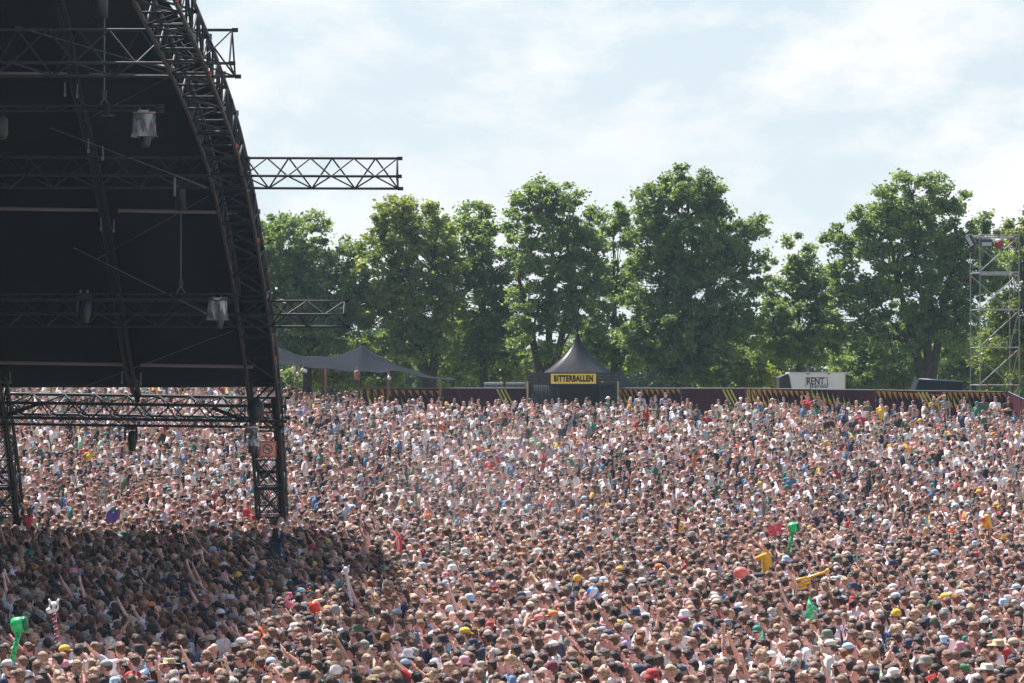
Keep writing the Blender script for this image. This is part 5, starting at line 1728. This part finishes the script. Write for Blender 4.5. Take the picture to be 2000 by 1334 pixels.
MIDS = [   # distinct people out in the middle
 (1322, 791, 'tall man in long white tee with hands at his face, right of the bare-chested man', H_(shirt='white', pose='phone', hair='short')),
 (1440 + 0, 800, 'bare-chested man with dark hair and black trousers, standing side-on', H_(top=None, pose='cross', hair='short')),
 (1250, 790, 'man in loose white tee looking down, near the fence right of the food tent', H_(shirt='white', pose='drink', hair='curly')),
 (1684, 812, 'man in red and black striped top in the right middle', H_(shirt='red', pose='down', hair='short', hat='cap', hat_n='navy', shirt_rgb=(.45, .03, .10))),
 (1545, 803, 'man in white tee with sunglasses at the collar, right of the woman in green', H_(shirt='white', pose='down', hair='short')),
 (1773, 818, 'man in dark bottle green tee, right middle', H_(shirt='olive', pose='down', hair='short')),
 (1925, 812, 'heavy bearded man in dark green tee below the fence corner', H_(shirt='olive', pose='down', hair='short', hat='cap', hat_n='black')),
 (1955, 828, 'woman in bright orange top below the fence corner', H_(shirt='orange', top='tank', pose='down', hair='long2', fem=True)),
 (1770, 865, 'woman in yellow top on the right bank', H_(shirt='yellow', top='tank', pose='phone', hair='long', fem=True)),
 (1864, 880, 'man in emerald tee on the right bank', H_(shirt='green', pose='down', hair='buzz')),
]
for px, py, lab, k in MIDS:
    D = D_from_y(py)
    x = (px - 1000) / F * D
    a = apply_spec(make_attrs(1), {q: v for q, v in k.items() if q in ('hair', 'top', 'pose', 'glasses', 'hat', 'fem', 'shirt', 'hat_n')})
    if 'shirt_rgb' in k: a['shirt_c'] = k['shirt_rgb']
    a['h'] = 1.0
    person(x, D, ground_z(D), M(random.gauss(165, 15)), a, lab, group='people standing out on the bank')
    placed.append((x, D))

# ---- riders on shoulders
RIDERS = [
 (1497, 1068, 78.9, 'yellow', (.74, .42, .04), 'reach', 62, 'rider in mustard yellow tee on shoulders, arms stretched forward, beside the right inflatable mallet', H_(hair='short', hair_n='black', fem=False)),
 (541, 1040, 86.2, 'navy', (.015, .04, .12), 'both', -50, 'rider with long dark hair and navy tee on shoulders at the foot of the arch', H_(hair='long', hair_n='black', fem=True)),
 (778, 1036, 87.4, 'red', (.60, .04, .05), 'fwd', 85, 'rider in red tank top on shoulders with one arm high, right of the stage shade', H_(hair='messy', hair_n='brown', fem=True, top='tank')),
 (56, 996, 101.0, 'red', (.30, .03, .05), 'fwd', 60, 'rider with long brown hair and dark red tee at the foot of the left arch', H_(hair='long', hair_n='dark brown', fem=True)),
 (716, 1035, 87.7, None, None, 'clap', 80, 'bare-backed rider with tousled hair on shoulders, left of the red tank top', H_(hair='messy', hair_n='light brown', fem=False, top=None)),
]
for px, py, D, sn, rgb, pose, rz, lab, k in RIDERS:
    x = (px - 1000) / F * D
    z = HC + (YH - py) / F * D - 1.66
    a = apply_spec(make_attrs(0), dict(k, pose=pose, h=1.0))
    if rgb: a['shirt_c'], a['shirt_w'] = rgb, sn
    a['pants_c'] = (.25, .33, .45) if 'red tank' in lab else (.03, .035, .05)
    person(x, D, z, M(rz), a, lab, group='people riding on shoulders', seated=True)
    c = apply_spec(make_attrs(0), H_(hair='short', pose='down'))
    c['h'] = max(.9, (z - ground_z(D) + .93 - .06) / 1.46)
    person(x - .02 * math.cos(M(rz)), D, ground_z(D), M(rz), c, 'carrier below the ' + lab.split(' on shoulders')[0].split(' at the foot')[0], group='people carrying riders')
    placed.append((x, D))

# ---- clear places already taken
P2 = []
for X, Y in pts:
    if all((X - a) ** 2 + (Y - b) ** 2 > .36 ** 2 for a, b in placed): P2.append((X, Y))
P2.sort(key=lambda p: p[1])
people = []
for X, Y in P2:
    a = make_attrs(0 if Y < 104 else 1)
    a['rz'] = facing(Y)
    a['z'] = ground_z(Y if X < -7 else min(Y, 156)) + bump_z(X, Y)
    # heads of tall people just in front of the camera edge stay whole
    people.append((X, Y, a))
cand = []
for i, (X, Y, a) in enumerate(people):
    px = X / Y * F + 1000
    hy = YH + F * (HC - a['z'] - HEADZ * a['h']) / Y
    if -8 < px < 2008 and hy < 1345: cand.append(i)
n_ind = 296 - len(NEAR) - len(BACK) - len(MIDS) - 2 * len(RIDERS)
ind = set(cand[:n_ind])
todo = []
for i in sorted(ind):
    X, Y, a = people[i]
    px = X / Y * F + 1000
    hy = YH + F * (HC - a['z'] - HEADZ * a['h']) / Y
    h, t = who_label(a)
    lm = sorted(LANDMARKS, key=lambda l: (l[0] - px) ** 2 + 2 * (l[1] - hy) ** 2)
    todo.append([i, px, hy, h, t, a, lm])
def rel(px, hy, l):
    dx, dy = px - l[0], hy - l[1]
    if abs(dx) > abs(dy): return ('left of the ' if dx < 0 else 'right of the ') + l[2]
    return ('below the ' if dy > 0 else 'above the ') + l[2]
labels = {}
for tdi in todo:
    i, px, hy, h, t, a, lm = tdi
    g_ = ' with sunglasses' if a['glasses'] else ''
    pw = POSEW[a['pose']]
    cands = [f"{h}, {t}, {rel(px, hy, lm[0])}", f"{h}{g_}, {t}, {rel(px, hy, lm[0])}", f"{h}, {t}, {pw}, {rel(px, hy, lm[0])}" if pw else '',
             f"{h}, {t}, {rel(px, hy, lm[0])} and {rel(px, hy, lm[1])}", f"{h}, {t}, {rel(px, hy, lm[0])} and {rel(px, hy, lm[2])}"]
    if pw: cands.insert(0, cands[2])
    for c in cands:
        if c and c not in used_labels and len(c.split()) <= 16:
            lab = c; break
    else:
        for o_ in ('further', 'furthest', 'outermost', 'hindmost'):
            lab = f"{o_} {h}, {t}, {rel(px, hy, lm[0])}"
            if lab not in used_labels: break
    used_labels.add(lab)
    X, Y, _ = people[i]
    person(X, Y, a['z'], a['rz'], a, lab)
print('individual people', n_ind + len(NEAR) + len(BACK) + len(MIDS) + 2 * len(RIDERS))

# ---- everyone else: one crowd object
srcs = bpy.data.collections.new('crowd_sources')
combos = []
def joined(a, nm):
    bm = bmesh.new()
    mats = []
    for pn, me, at, c in parts_of(a):
        k = len(bm.faces)
        bm.from_mesh(me)
        bm.faces.ensure_lookup_table()
        mm = me.materials[0]
        if mm not in mats: mats.append(mm)
        for f in bm.faces[k:]: f.material_index = mats.index(mm)
    me = bpy.data.meshes.new(nm); bm.to_mesh(me); bm.free()
    for m in mats: me.materials.append(m)
    o = bpy.data.objects.new(nm, me)
    srcs.objects.link(o)
    return o
NC = {0: 46, 1: 40}
sets = {0: [], 1: []}
for zone in (0, 1):
    for q in range(NC[zone]):
        a = make_attrs(zone)
        joined(a, 'figure_%03d' % len(combos))
        sets[zone].append(len(combos))
        combos.append(a)
rest = [p for i, p in enumerate(people) if i not in ind]
n = len(rest)
print('crowd', n)
co_ = np.zeros((n, 3)); idx = np.zeros(n, dtype=np.int32); rz_ = np.zeros(n); sc_ = np.zeros((n, 3))
cols = {k: np.ones((n, 4)) for k in ('c_skin', 'c_hair', 'c_shirt', 'c_pants', 'c_hat')}
for i, (X, Y, a) in enumerate(rest):
    zone = 0 if Y < 104 else 1
    j = random.choice(sets[zone]); c = combos[j]
    co_[i] = (X, Y, a['z']); idx[i] = j
    rz_[i] = a['rz']
    hh = random.gauss(.905 if c['fem'] else .965, .04)
    w_ = hh * (.93 if c['fem'] else 1)
    sc_[i] = (w_ * random.choice((-1, 1)), w_, hh)
    hc = pick(HAIRC); sk = pick(SKINS)[0]
    if sk[0] < .3: hc = HAIRC[2]
    cols['c_skin'][i, :3] = np.array(sk) * random.uniform(.88, 1.1)
    cols['c_hair'][i, :3] = np.array(hc[0]) * random.uniform(.8, 1.3)
    cols['c_shirt'][i, :3] = np.array(pick(SHIRTC)[0]) * random.uniform(.8, 1.1)
    cols['c_pants'][i, :3] = pick(PANTC)[0]
    cols['c_hat'][i, :3] = pick(HATC)[0] if c['hat'] != 'straw' else (.5, .4, .24)
sc_[:, 0] = np.abs(sc_[:, 0])
me = bpy.data.meshes.new('crowd')
me.vertices.add(n); me.vertices.foreach_set('co', co_.reshape(-1))
me.attributes.new('idx', 'INT', 'POINT').data.foreach_set('value', idx)
rot = np.zeros((n, 3)); rot[:, 2] = rz_; rot[:, 0] = rng.normal(0, .05, n); rot[:, 1] = rng.normal(0, .045, n)
me.attributes.new('rot', 'FLOAT_VECTOR', 'POINT').data.foreach_set('vector', rot.reshape(-1))
me.attributes.new('scl', 'FLOAT_VECTOR', 'POINT').data.foreach_set('vector', sc_.reshape(-1))
for k, v in cols.items():
    me.attributes.new(k, 'FLOAT_COLOR', 'POINT').data.foreach_set('color', v.reshape(-1))
crowd = bpy.data.objects.new('crowd', me); COL.objects.link(crowd)
tag(crowd, 'dense festival crowd filling the field up to the back fence', kind='stuff')
ng = bpy.data.node_groups.new('crowd_instances', 'GeometryNodeTree')
ng.interface.new_socket('Geometry', in_out='INPUT', socket_type='NodeSocketGeometry')
ng.interface.new_socket('Geometry', in_out='OUTPUT', socket_type='NodeSocketGeometry')
gi = ng.nodes.new('NodeGroupInput'); go = ng.nodes.new('NodeGroupOutput')
ip = ng.nodes.new('GeometryNodeInstanceOnPoints'); ip.inputs['Pick Instance'].default_value = True
ci = ng.nodes.new('GeometryNodeCollectionInfo'); ci.inputs['Collection'].default_value = srcs; ci.inputs['Separate Children'].default_value = True; ci.inputs['Reset Children'].default_value = True
def na(name, t):
    x = ng.nodes.new('GeometryNodeInputNamedAttribute'); x.data_type = t; x.inputs['Name'].default_value = name; return x.outputs['Attribute']
ng.links.new(gi.outputs[0], ip.inputs['Points']); ng.links.new(ci.outputs[0], ip.inputs['Instance'])
ng.links.new(na('idx', 'INT'), ip.inputs['Instance Index'])
ng.links.new(na('rot', 'FLOAT_VECTOR'), ip.inputs['Rotation'])
ng.links.new(na('scl', 'FLOAT_VECTOR'), ip.inputs['Scale'])
ng.links.new(ip.outputs[0], go.inputs[0])
crowd.modifiers.new('people', 'NODES').node_group = ng

# ---------------------------------------------------------------- things held above the crowd
INFG = mat('inflatable_green', (.01, .50, .15), .25, spec=.7)
INFGD = mat('inflatable_dark_green', (.01, .12, .05), .3)
HC = 5.6
_before = set(COL.objects)
def Q(px, py, D): return P(px, py, D)
def mallet(hx, hy, bx, by, D, label, s=1.0):
    a, b = Q(bx, by, D), Q(hx, hy, D)
    r = empty('inflatable_mallet', a, label, 'inflatable mallet', 'green inflatable mallets')
    bm = bmesh.new(); tube(bm, [a, a.lerp(b, .5), b], [.038 * s, .045 * s, .045 * s], 12); h = obj('handle', bm, r, INFG)
    d = (b - a)
    k = 0
    while k < 13:
        bm = bmesh.new(); ell(bm, a.lerp(b, .06 + k * .068) + Vector((.012 * (-1) ** k, -.040 * s, 0)), (.020, .012, .017), 1); obj('printed_spot', bm, h, INFGD); k += 1
    bm = bmesh.new()
    lathe(bm, [(.02, -.15), (.10, -.145), (.135, -.10), (.14, 0), (.135, .06), (.12, .075)], 20, Matrix.Translation(b + Vector((0, 0, .08 * s))) @ Matrix.Rotation(M(82), 4, 'Y') @ Matrix.Scale(s, 4))
    bmesh.ops.recalc_face_normals(bm, faces=bm.faces[:])
    obj('mallet_head', bm, r, INFG)
    bm = bmesh.new()
    lathe(bm, [(.12, .07), (.137, .085), (.135, .12), (.10, .15), (.02, .155)], 20, Matrix.Translation(b + Vector((0, 0, .08 * s))) @ Matrix.Rotation(M(82), 4, 'Y') @ Matrix.Scale(s, 4))
    bmesh.ops.recalc_face_normals(bm, faces=bm.faces[:])
    obj('head_end', bm, r, INFGD)
mallet(39, 1228, 12, 1345, 41.5, 'green inflatable mallet with spotted handle at the left edge', .76)
mallet(1550, 1036, 1538, 1083, 60.0, 'green inflatable mallet with spotted handle, right of the yellow-shirted rider', .75)
def balloon(name, px, py, D, r, m, label, cat, sx=1, sz=1.1, tail=None):
    p = Q(px, py, D)
    bm = bmesh.new(); ell(bm, p, (r * sx, r, r * sz), 3)
    o = obj(name, smooth(bm), None, m); tag(o, label, cat)
    bm = bmesh.new(); tube(bm, [p + Vector((r * .9 * (tail or 0), 0, -r * .9 * (1 - abs(tail or 0)))), p + Vector(((r + .06) * (tail or 0), 0, -(r + .06) * (1 - abs(tail or 0))))], [.012, .028], 8); obj('knot', bm, o, m)
    return o
RB = mat('red_balloon_rubber', (.72, .04, .02), .22, spec=.7)
balloon('balloon', 615, 1186, 49.5, .095, RB, 'round red balloon above the crowd left of centre', 'balloon')
bp = balloon('balloon', 1446, 1118, 54, .11, mat('coral_balloon_rubber', (.78, .17, .13), .25, spec=.7), 'coral balloon lying sideways, below the yellow-shirted rider', 'balloon', 1.15, .95, tail=.9)
bm = bmesh.new(); a_ = Q(1459, 1120, 54); tube(bm, [a_, Q(1470, 1125, 54), Q(1490, 1138, 54)], [.02, .012, .008], 8); obj('ribbon', bm, bp, WHITE)
p = Q(1158, 1157, 51)
bb = empty('beach_ball', p, 'small blue and white beach ball, right of centre', 'beach ball')
for k in range(6):
    bm = bmesh.new()
    n_ = 8
    for i in range(n_):
        for j in range(3):
            def sp_(t, u):
                th = math.pi * t / n_; ph = 2 * math.pi * (k + u / 3) / 6
                return p + Matrix.Rotation(.7, 3, 'Y') @ Vector((math.sin(th) * math.cos(ph), math.sin(th) * math.sin(ph), math.cos(th))) * .105
            vs = [sp_(i, j), sp_(i, j + 1), sp_(i + 1, j + 1), sp_(i + 1, j)]
            try: f = bm.faces.new([bm.verts.new(v) for v in vs]); f.smooth = True
            except ValueError: pass
    bmesh.ops.remove_doubles(bm, verts=bm.verts[:], dist=1e-5)
    obj('panel', bm, bb, mat('ball_blue', (.02, .16, .62), .3) if k % 2 else WHITE)
# zebra on a striped stick
ZW = mat('zebra_white', (.74, .72, .74), .35); ZB = mat('zebra_black', (.02, .02, .03), .4); ZP = mat('stick_pink', (.75, .05, .13), .4)
def animal_stick(top, bot, D, label, name, cat, body, stripe, head_s=1.0, alt=None, spots=True):
    a, b = Q(*bot, D), Q(*top, D)
    r = empty(name, a, label, cat)
    n_ = 9
    for k in range(n_):
        p0, p1 = a.lerp(b, k / n_), a.lerp(b, (k + .96) / n_)
        bm = bmesh.new(); tube(bm, [p0, p1], .030 * head_s, 10); obj('stick_segment', bm, r, (alt or body) if k % 2 else body)
        if spots:
            bm = bmesh.new(); tube(bm, [p0.lerp(p1, .4) + Vector((-.03 * head_s, -.02, -.01)), p0.lerp(p1, .6) + Vector((.025 * head_s, -.025, .015))], .012, 6); obj('stripe', bm, r, stripe)
    bm = bmesh.new()
    ell(bm, b + Vector((0, 0, .05)) * head_s, (.075 * head_s, .075 * head_s, .085 * head_s), 2)
    ell(bm, b + Vector((-.055, -.02, .0)) * head_s, (.06 * head_s, .05 * head_s, .048 * head_s), 2)
    hd = obj('head', smooth(bm), r, body)
    for s in (-1, 1):
        bm = bmesh.new(); tube(bm, [b + Vector((s * .045, 0, .11)) * head_s, b + Vector((s * .075, 0, .17)) * head_s], [.026 * head_s, .010 * head_s], 8); obj('ear', bm, hd, body)
        bm = bmesh.new(); ell(bm, b + Vector((-.02 + s * .035, -.072, .06)) * head_s, (.012,) * 3, 1); obj('eye', bm, hd, ZB)
        if spots:
            bm = bmesh.new(); tube(bm, [b + Vector((s * .05 + .01, -.06, .10)) * head_s, b + Vector((s * .03 + .01, -.078, .03)) * head_s], .010, 5); obj('stripe', bm, hd, stripe)
    return r
animal_stick((106, 1192), (113, 1258), 44.5, 'inflatable zebra head on a pink and white striped stick, left foreground', 'inflatable_zebra', 'inflatable toy', ZW, ZB, 1.0, ZP)
animal_stick((676, 1118), (688, 1184), 53, 'white inflatable animal head on a long white stick, right of the stage shade', 'inflatable_animal', 'inflatable toy', mat('soft_white', (.66, .62, .70), .4), ZB, .8, None, spots=False)
ORF = mat('fish_orange', (.78, .16, .02), .3)
r = animal_stick((1859, 1037), (1856, 1064), 71, 'orange inflatable fish on a white and red stick, far right', 'inflatable_fish', 'inflatable toy', ORF, WHITE, .8, WHITE, spots=False)
# pink flamingo
D = 50.5
p = Q(566, 1181, D)
PK = mat('flamingo_pink', (.78, .16, .27), .35)
bm = bmesh.new(); ell(bm, p, (.09, .055, .05), 2); tube(bm, [p + Vector((-.06, 0, .01)), p + Vector((-.05, 0, .09)), p + Vector((0, 0, .125)), p + Vector((.035, 0, .155)), p + Vector((.02, 0, .19)), p + Vector((-.015, 0, .185))], [.028, .020, .018, .020, .026, .024], 8)
fl = obj('inflatable_flamingo', smooth(bm), None, PK); tag(fl, 'small pink inflatable flamingo held up left of the red balloon', 'inflatable toy')
bm = bmesh.new(); tube(bm, [p + Vector((-.02, 0, .185)), p + Vector((-.06, 0, .16))], [.016, .005], 6); obj('beak', bm, fl, ZB)
# yellow inflatable guitar-like horn
YG = mat('inflatable_yellow', (.74, .40, .03), .3, spec=.6)
D = 52.5
r = empty('inflatable_saxophone', Q(1575, 1140, D), 'large yellow inflatable held sideways above the crowd, with three stubby tubes', 'inflatable toy')
for nm, a_, b_, rr in (('tube', (1553, 1133), (1575, 1128), .025), ('tube', (1557, 1143), (1583, 1135), .034), ('tube', (1561, 1150), (1576, 1145), .026), ('neck', (1574, 1129), (1614, 1116), .022), ('bell', (1612, 1117), (1619, 1112), .034)):
    bm = bmesh.new(); A, B = Q(*a_, D), Q(*b_, D); tube(bm, [A, A.lerp(B, .08), A.lerp(B, .92), B], [rr * .6, rr, rr, rr * .6], 12); obj(nm, bm, r, YG)
for k in range(7):
    bm = bmesh.new(); A = Q(1584 + k * 4.2, 1127 - k * 1.4, D); tube(bm, [A, A + Vector((.004, -.02, -.07))], .008, 5); obj('key', bm, r, INK)
# green and white flag
bm = bmesh.new()
D = 50
gv = []
for i in range(9):
    row_ = []
    for j in range(8):
        t, u = i / 8, j / 7
        x = 1580 - 9 * t * (1 + u) + 20 * u * (1 - t * .1) + 3 * math.sin(j * 1.7)
        y = 1163 + 44 * t + 36 * u * (1 - .45 * t)
        q = Q(x, y, D); q.y += .05 * math.sin(j * 1.9 + i)
        row_.append(bm.verts.new(q))
    gv.append(row_)
for i in range(8):
    for j in range(7):
        f = bm.faces.new((gv[i][j], gv[i][j + 1], gv[i + 1][j + 1], gv[i + 1][j])); f.smooth = True; f.material_index = 1 if j > 4 else 0
fg = obj('flag', bm, None, None)
fg.data.materials.append(mat('flag_green', (.22, .72, .44), .6, vary=.2, vscale=8, transl=.35)); fg.data.materials.append(mat('flag_white', (.7, .76, .72), .7, transl=.3))
md = fg.modifiers.new('thickness', 'SOLIDIFY'); md.thickness = .004
tag(fg, 'light green and white flag held bunched above the crowd at right', 'flag')
# giant hand with red ball on a stick
D = 68
r = empty('foam_hand_on_stick', Q(1934, 1072, D), 'yellow inflatable figure with a red ball on top of a thin stick, far right', 'inflatable toy')
bar('stick', Q(1935, 1075, D), Q(1929, 1033, D), .014, WOODD, r)
for a_, b_, r0, r1 in (((1927, 1010), (1922, 1031), .075, .035), ((1927, 1008), (1934, 1031), .07, .04), ((1926, 1012), (1929, 1024), .09, .05)):
    bm = bmesh.new(); tube(bm, [Q(*a_, D) + Vector((0, 0, .04)), Q(*a_, D), Q(*b_, D), Q(*b_, D) - Vector((0, 0, .01))], [r0 * .6, r0, r1, r1 * .4], 10); obj('arm_piece', bm, r, YG)
bm = bmesh.new(); ell(bm, Q(1922, 1014, D), (.085, .085, .075), 2); obj('ball', smooth(bm), r, mat('ball_red', (.72, .07, .03), .35))
# crossed purple flip-flop boards
D = 78
r = empty('purple_boards', Q(221, 1023, D), 'pair of crossed purple slipper-shaped boards held up at the shade edge', 'sign')
PU = mat('purple_board', (.23, .15, .52), .6, vary=.12, vscale=8)
for (a_, b_) in (((216, 998), (212, 1022)), ((231, 995), (222, 1022))):
    A, B = Q(*a_, D), Q(*b_, D)
    bm = bmesh.new()
    ell(bm, (0, 0, 0), (.085, .018, .19), 2)
    for v in bm.verts:
        v.co.x *= 1 + .35 * (v.co.z / .2) * (1 if v.co.z > 0 else .3)
    dirv = (A - B).normalized()
    bmesh.ops.transform(bm, matrix=Matrix.Translation(A.lerp(B, .5)) @ Matrix.Rotation(math.atan2(dirv.x, dirv.z), 4, 'Y'), verts=bm.verts[:])
    obj('slipper_board', smooth(bm), r, PU)
bm = bmesh.new(); box(bm, Q(221, 996, D - .05), (.13, .03, .08)); obj('teal_clip', bm, r, mat('teal', (.03, .35, .30), .5))
bar('stick', Q(220, 1010, D + .03), Q(219, 1034, D + .03), .02, WOODD, r)
# cardboard cut-out sign
D = 84
r = empty('cardboard_sign', Q(200, 985, D), 'brown cardboard sign with pale blue shapes held in the sunlit crowd behind the shade', 'sign')
bm = bmesh.new(); box(bm, Q(200, 971, D), (.30, .02, .42)); bmesh.ops.bevel(bm, geom=bm.edges[:], offset=.008, segments=1, affect='EDGES'); cb = obj('board', bm, r, mat('cardboard', (.36, .22, .14), .85, vary=.1, vscale=8))
pb = mat('pale_blue_paint', (.42, .55, .66), .7)
for c_, s_ in (((199, 965), (.19, .012, .07)), ((199, 960), (.06, .012, .12)), ((200, 978), (.08, .012, .17)), ((200, 973), (.16, .012, .04)), ((200, 985), (.17, .012, .04))):
    bm = bmesh.new(); box(bm, Q(*c_, D) + Vector((0, -.018, 0)), s_); obj('painted_shape', bm, cb, pb)
# red-pink letter board
D = 73
r = empty('letter_board', Q(1511, 1040, D), 'pinkish red cut-out letter board held up left of the right mallet', 'sign')
PR = mat('coral_red_board', (.68, .06, .10), .6)
for k, (x_, y_, w_, h_, ro) in enumerate(((1503, 1034, .07, .22, .2), (1507, 1031, .12, .06, .1), (1512, 1036, .07, .26, -.25), (1518, 1030, .06, .22, .3), (1522, 1033, .07, .24, -.1), (1510, 1043, .16, .06, -.3), (1525, 1026, .05, .14, .2))):
    bm = bmesh.new(); box(bm, Q(x_, y_, D + .01 * k), (w_, .02, h_), Matrix.Rotation(ro, 3, 'Y')); obj('letter_piece', bm, r, PR)
bar('stick', Q(1512, 1040, D), Q(1514, 1056, D), .015, WOODD, r)
# black and yellow pole toy
D = 76
r = empty('pole_toy', Q(1328, 1043, D), 'black pole with yellow frame pieces sticking out of the crowd right of centre', 'pole')
bar('pole', Q(1324, 1000, D), Q(1325, 1045, D), .035, FIX, r)
for a_, b_ in (((1326, 1021), (1334, 1022)), ((1327, 1021), (1326, 1041)), ((1333, 1022), (1335, 1041)), ((1326, 1031), (1335, 1032)), ((1322, 1008), (1328, 1012))):
    bar('yellow_piece', Q(*a_, D - .05), Q(*b_, D - .05), .022, YG, r)
# small things
D = 49
bm = bmesh.new(); tube(bm, [Q(479, 1190, D), Q(481, 1194, D), Q(486, 1204, D)], [.028, .022, .016], 10); o = obj('yellow_horn', smooth(bm), None, YG); tag(o, 'short yellow plastic horn held up left of the flamingo', 'horn')
RAIN = [(.7, .05, .05), (.75, .45, .03), (.05, .45, .12), (.04, .15, .6), (.35, .08, .45)]
r = empty('rainbow_garland', Q(621, 1228, 47.5), 'rainbow twisted garland hanging below the red balloon', 'garland')
for k in range(11):
    bm = bmesh.new(); ell(bm, Q(619 + 3 * math.sin(k * 1.3), 1197 + k * 3.0, 48), (.022, .02, .014), 1); obj('garland_tuft', smooth(bm), r, mat('garland_%s' % ['red', 'yellow', 'green', 'blue', 'violet'][k % 5], RAIN[k % 5], .5))
r = empty('rainbow_streamer', Q(607, 1160, 51), 'twisted multicoloured streamer above the flamingo', 'garland')
for k in range(9):
    bm = bmesh.new(); ell(bm, Q(606 + 4 * math.sin(k * 1.6), 1140 + k * 3.2, 52), (.024, .02, .014), 1); obj('streamer_tuft', smooth(bm), r, mat('garland_%s' % ['red', 'yellow', 'green', 'blue', 'violet'][(k + 2) % 5], RAIN[(k + 2) % 5], .5))
D = 42.3
bm = bmesh.new(); ell(bm, Q(1804, 1306, D), (.16, .15, .19), 3)
for v in bm.verts:
    v.co += Vector(noise.noise_vector(v.co * 6)) * .02
o = obj('black_hood', smooth(bm), None, mat('black_hood_cloth', (.012, .014, .02), .8, bump=.5, bscale=12)); tag(o, 'large black hooded head from behind near the bottom right', 'hooded person')
bm = bmesh.new(); tube(bm, [Q(1804, 1322, D), Q(1804, 1345, D), Q(1804, 1500, D)], [.17, .24, .22], 14); obj('black_cape', smooth(bm), o, mat('black_hood_cloth', (.012, .014, .02), .8))
bm = bmesh.new(); box(bm, Q(1817, 1322, 40.6), (.15, .02, .05), Matrix.Rotation(-.4, 3, 'Y')); o = obj('red_card', bm, None, mat('red_card', (.75, .06, .03), .5)); tag(o, 'small bright red card held up below the black hood', 'card')
bm = bmesh.new(); p = Q(622, 1000, 87); ell(bm, p, (.14, .02, .13), 2); o = obj('blue_disc', smooth(bm), None, mat('disc_blue', (.05, .22, .62), .5, vary=.35, vscale=9)); tag(o, 'round blue disc held up right of the arch foot', 'sign')
bm = bmesh.new(); box(bm, Q(1960, 1049, 66), (.10, .08, .09)); o = obj('crown_hat', bm, None, YG); tag(o, 'yellow crown-like paper hat far right', 'hat')

HC = HC_REAL
scale_about_camera([o for o in COL.objects if o not in _before], 1.27, HC - 5.6 * 1.27)  # held things scaled about the camera, pushed back to the crowd's new depth

# ---------------------------------------------------------------- air
bm = bmesh.new()
box(bm, (0, 150, 10.5), (420, 330, 23))
hz = obj('haze', bm, None, None)
hm = bpy.data.materials.new('haze_air'); hm.use_nodes = True
t_ = hm.node_tree; t_.nodes.clear()
o_ = t_.nodes.new('ShaderNodeOutputMaterial'); pv = t_.nodes.new('ShaderNodeVolumePrincipled')
pv.inputs['Color'].default_value = (.58, .82, 1.0, 1)
pv.inputs['Density'].default_value = 0.00018
pv.inputs['Anisotropy'].default_value = .35
t_.links.new(pv.outputs[0], o_.inputs['Volume'])
hz.data.materials.append(hm)
tag(hz, 'pale summer haze in the air', kind='stuff')

sm_ = bpy.data.materials.new('thin_smoke'); sm_.use_nodes = True
t_ = sm_.node_tree; t_.nodes.clear()
o_ = t_.nodes.new('ShaderNodeOutputMaterial'); pv = t_.nodes.new('ShaderNodeVolumePrincipled')
pv.inputs['Color'].default_value = (.92, .94, 1.0, 1); pv.inputs['Density'].default_value = 0.0030; pv.inputs['Anisotropy'].default_value = .3
t_.links.new(pv.outputs[0], o_.inputs['Volume'])
for (px, py, D, rx, ry, rz, rot) in ((930, 985, 106, 3.4, 7.0, 1.5, .15), (1060, 1010, 102, 2.6, 5.0, 1.1, -.2), (1000, 900, 120, 3.6, 6.0, 1.7, .1)):
    bm = bmesh.new(); ell(bm, (0, 0, 0), (rx, ry, rz), 4, Matrix.Rotation(rot, 3, 'Y'))
    o = obj('smoke', smooth(bm), None, sm_, loc=P(px, py, D)); tag(o, 'faint drifting smoke over the middle of the crowd', kind='stuff')
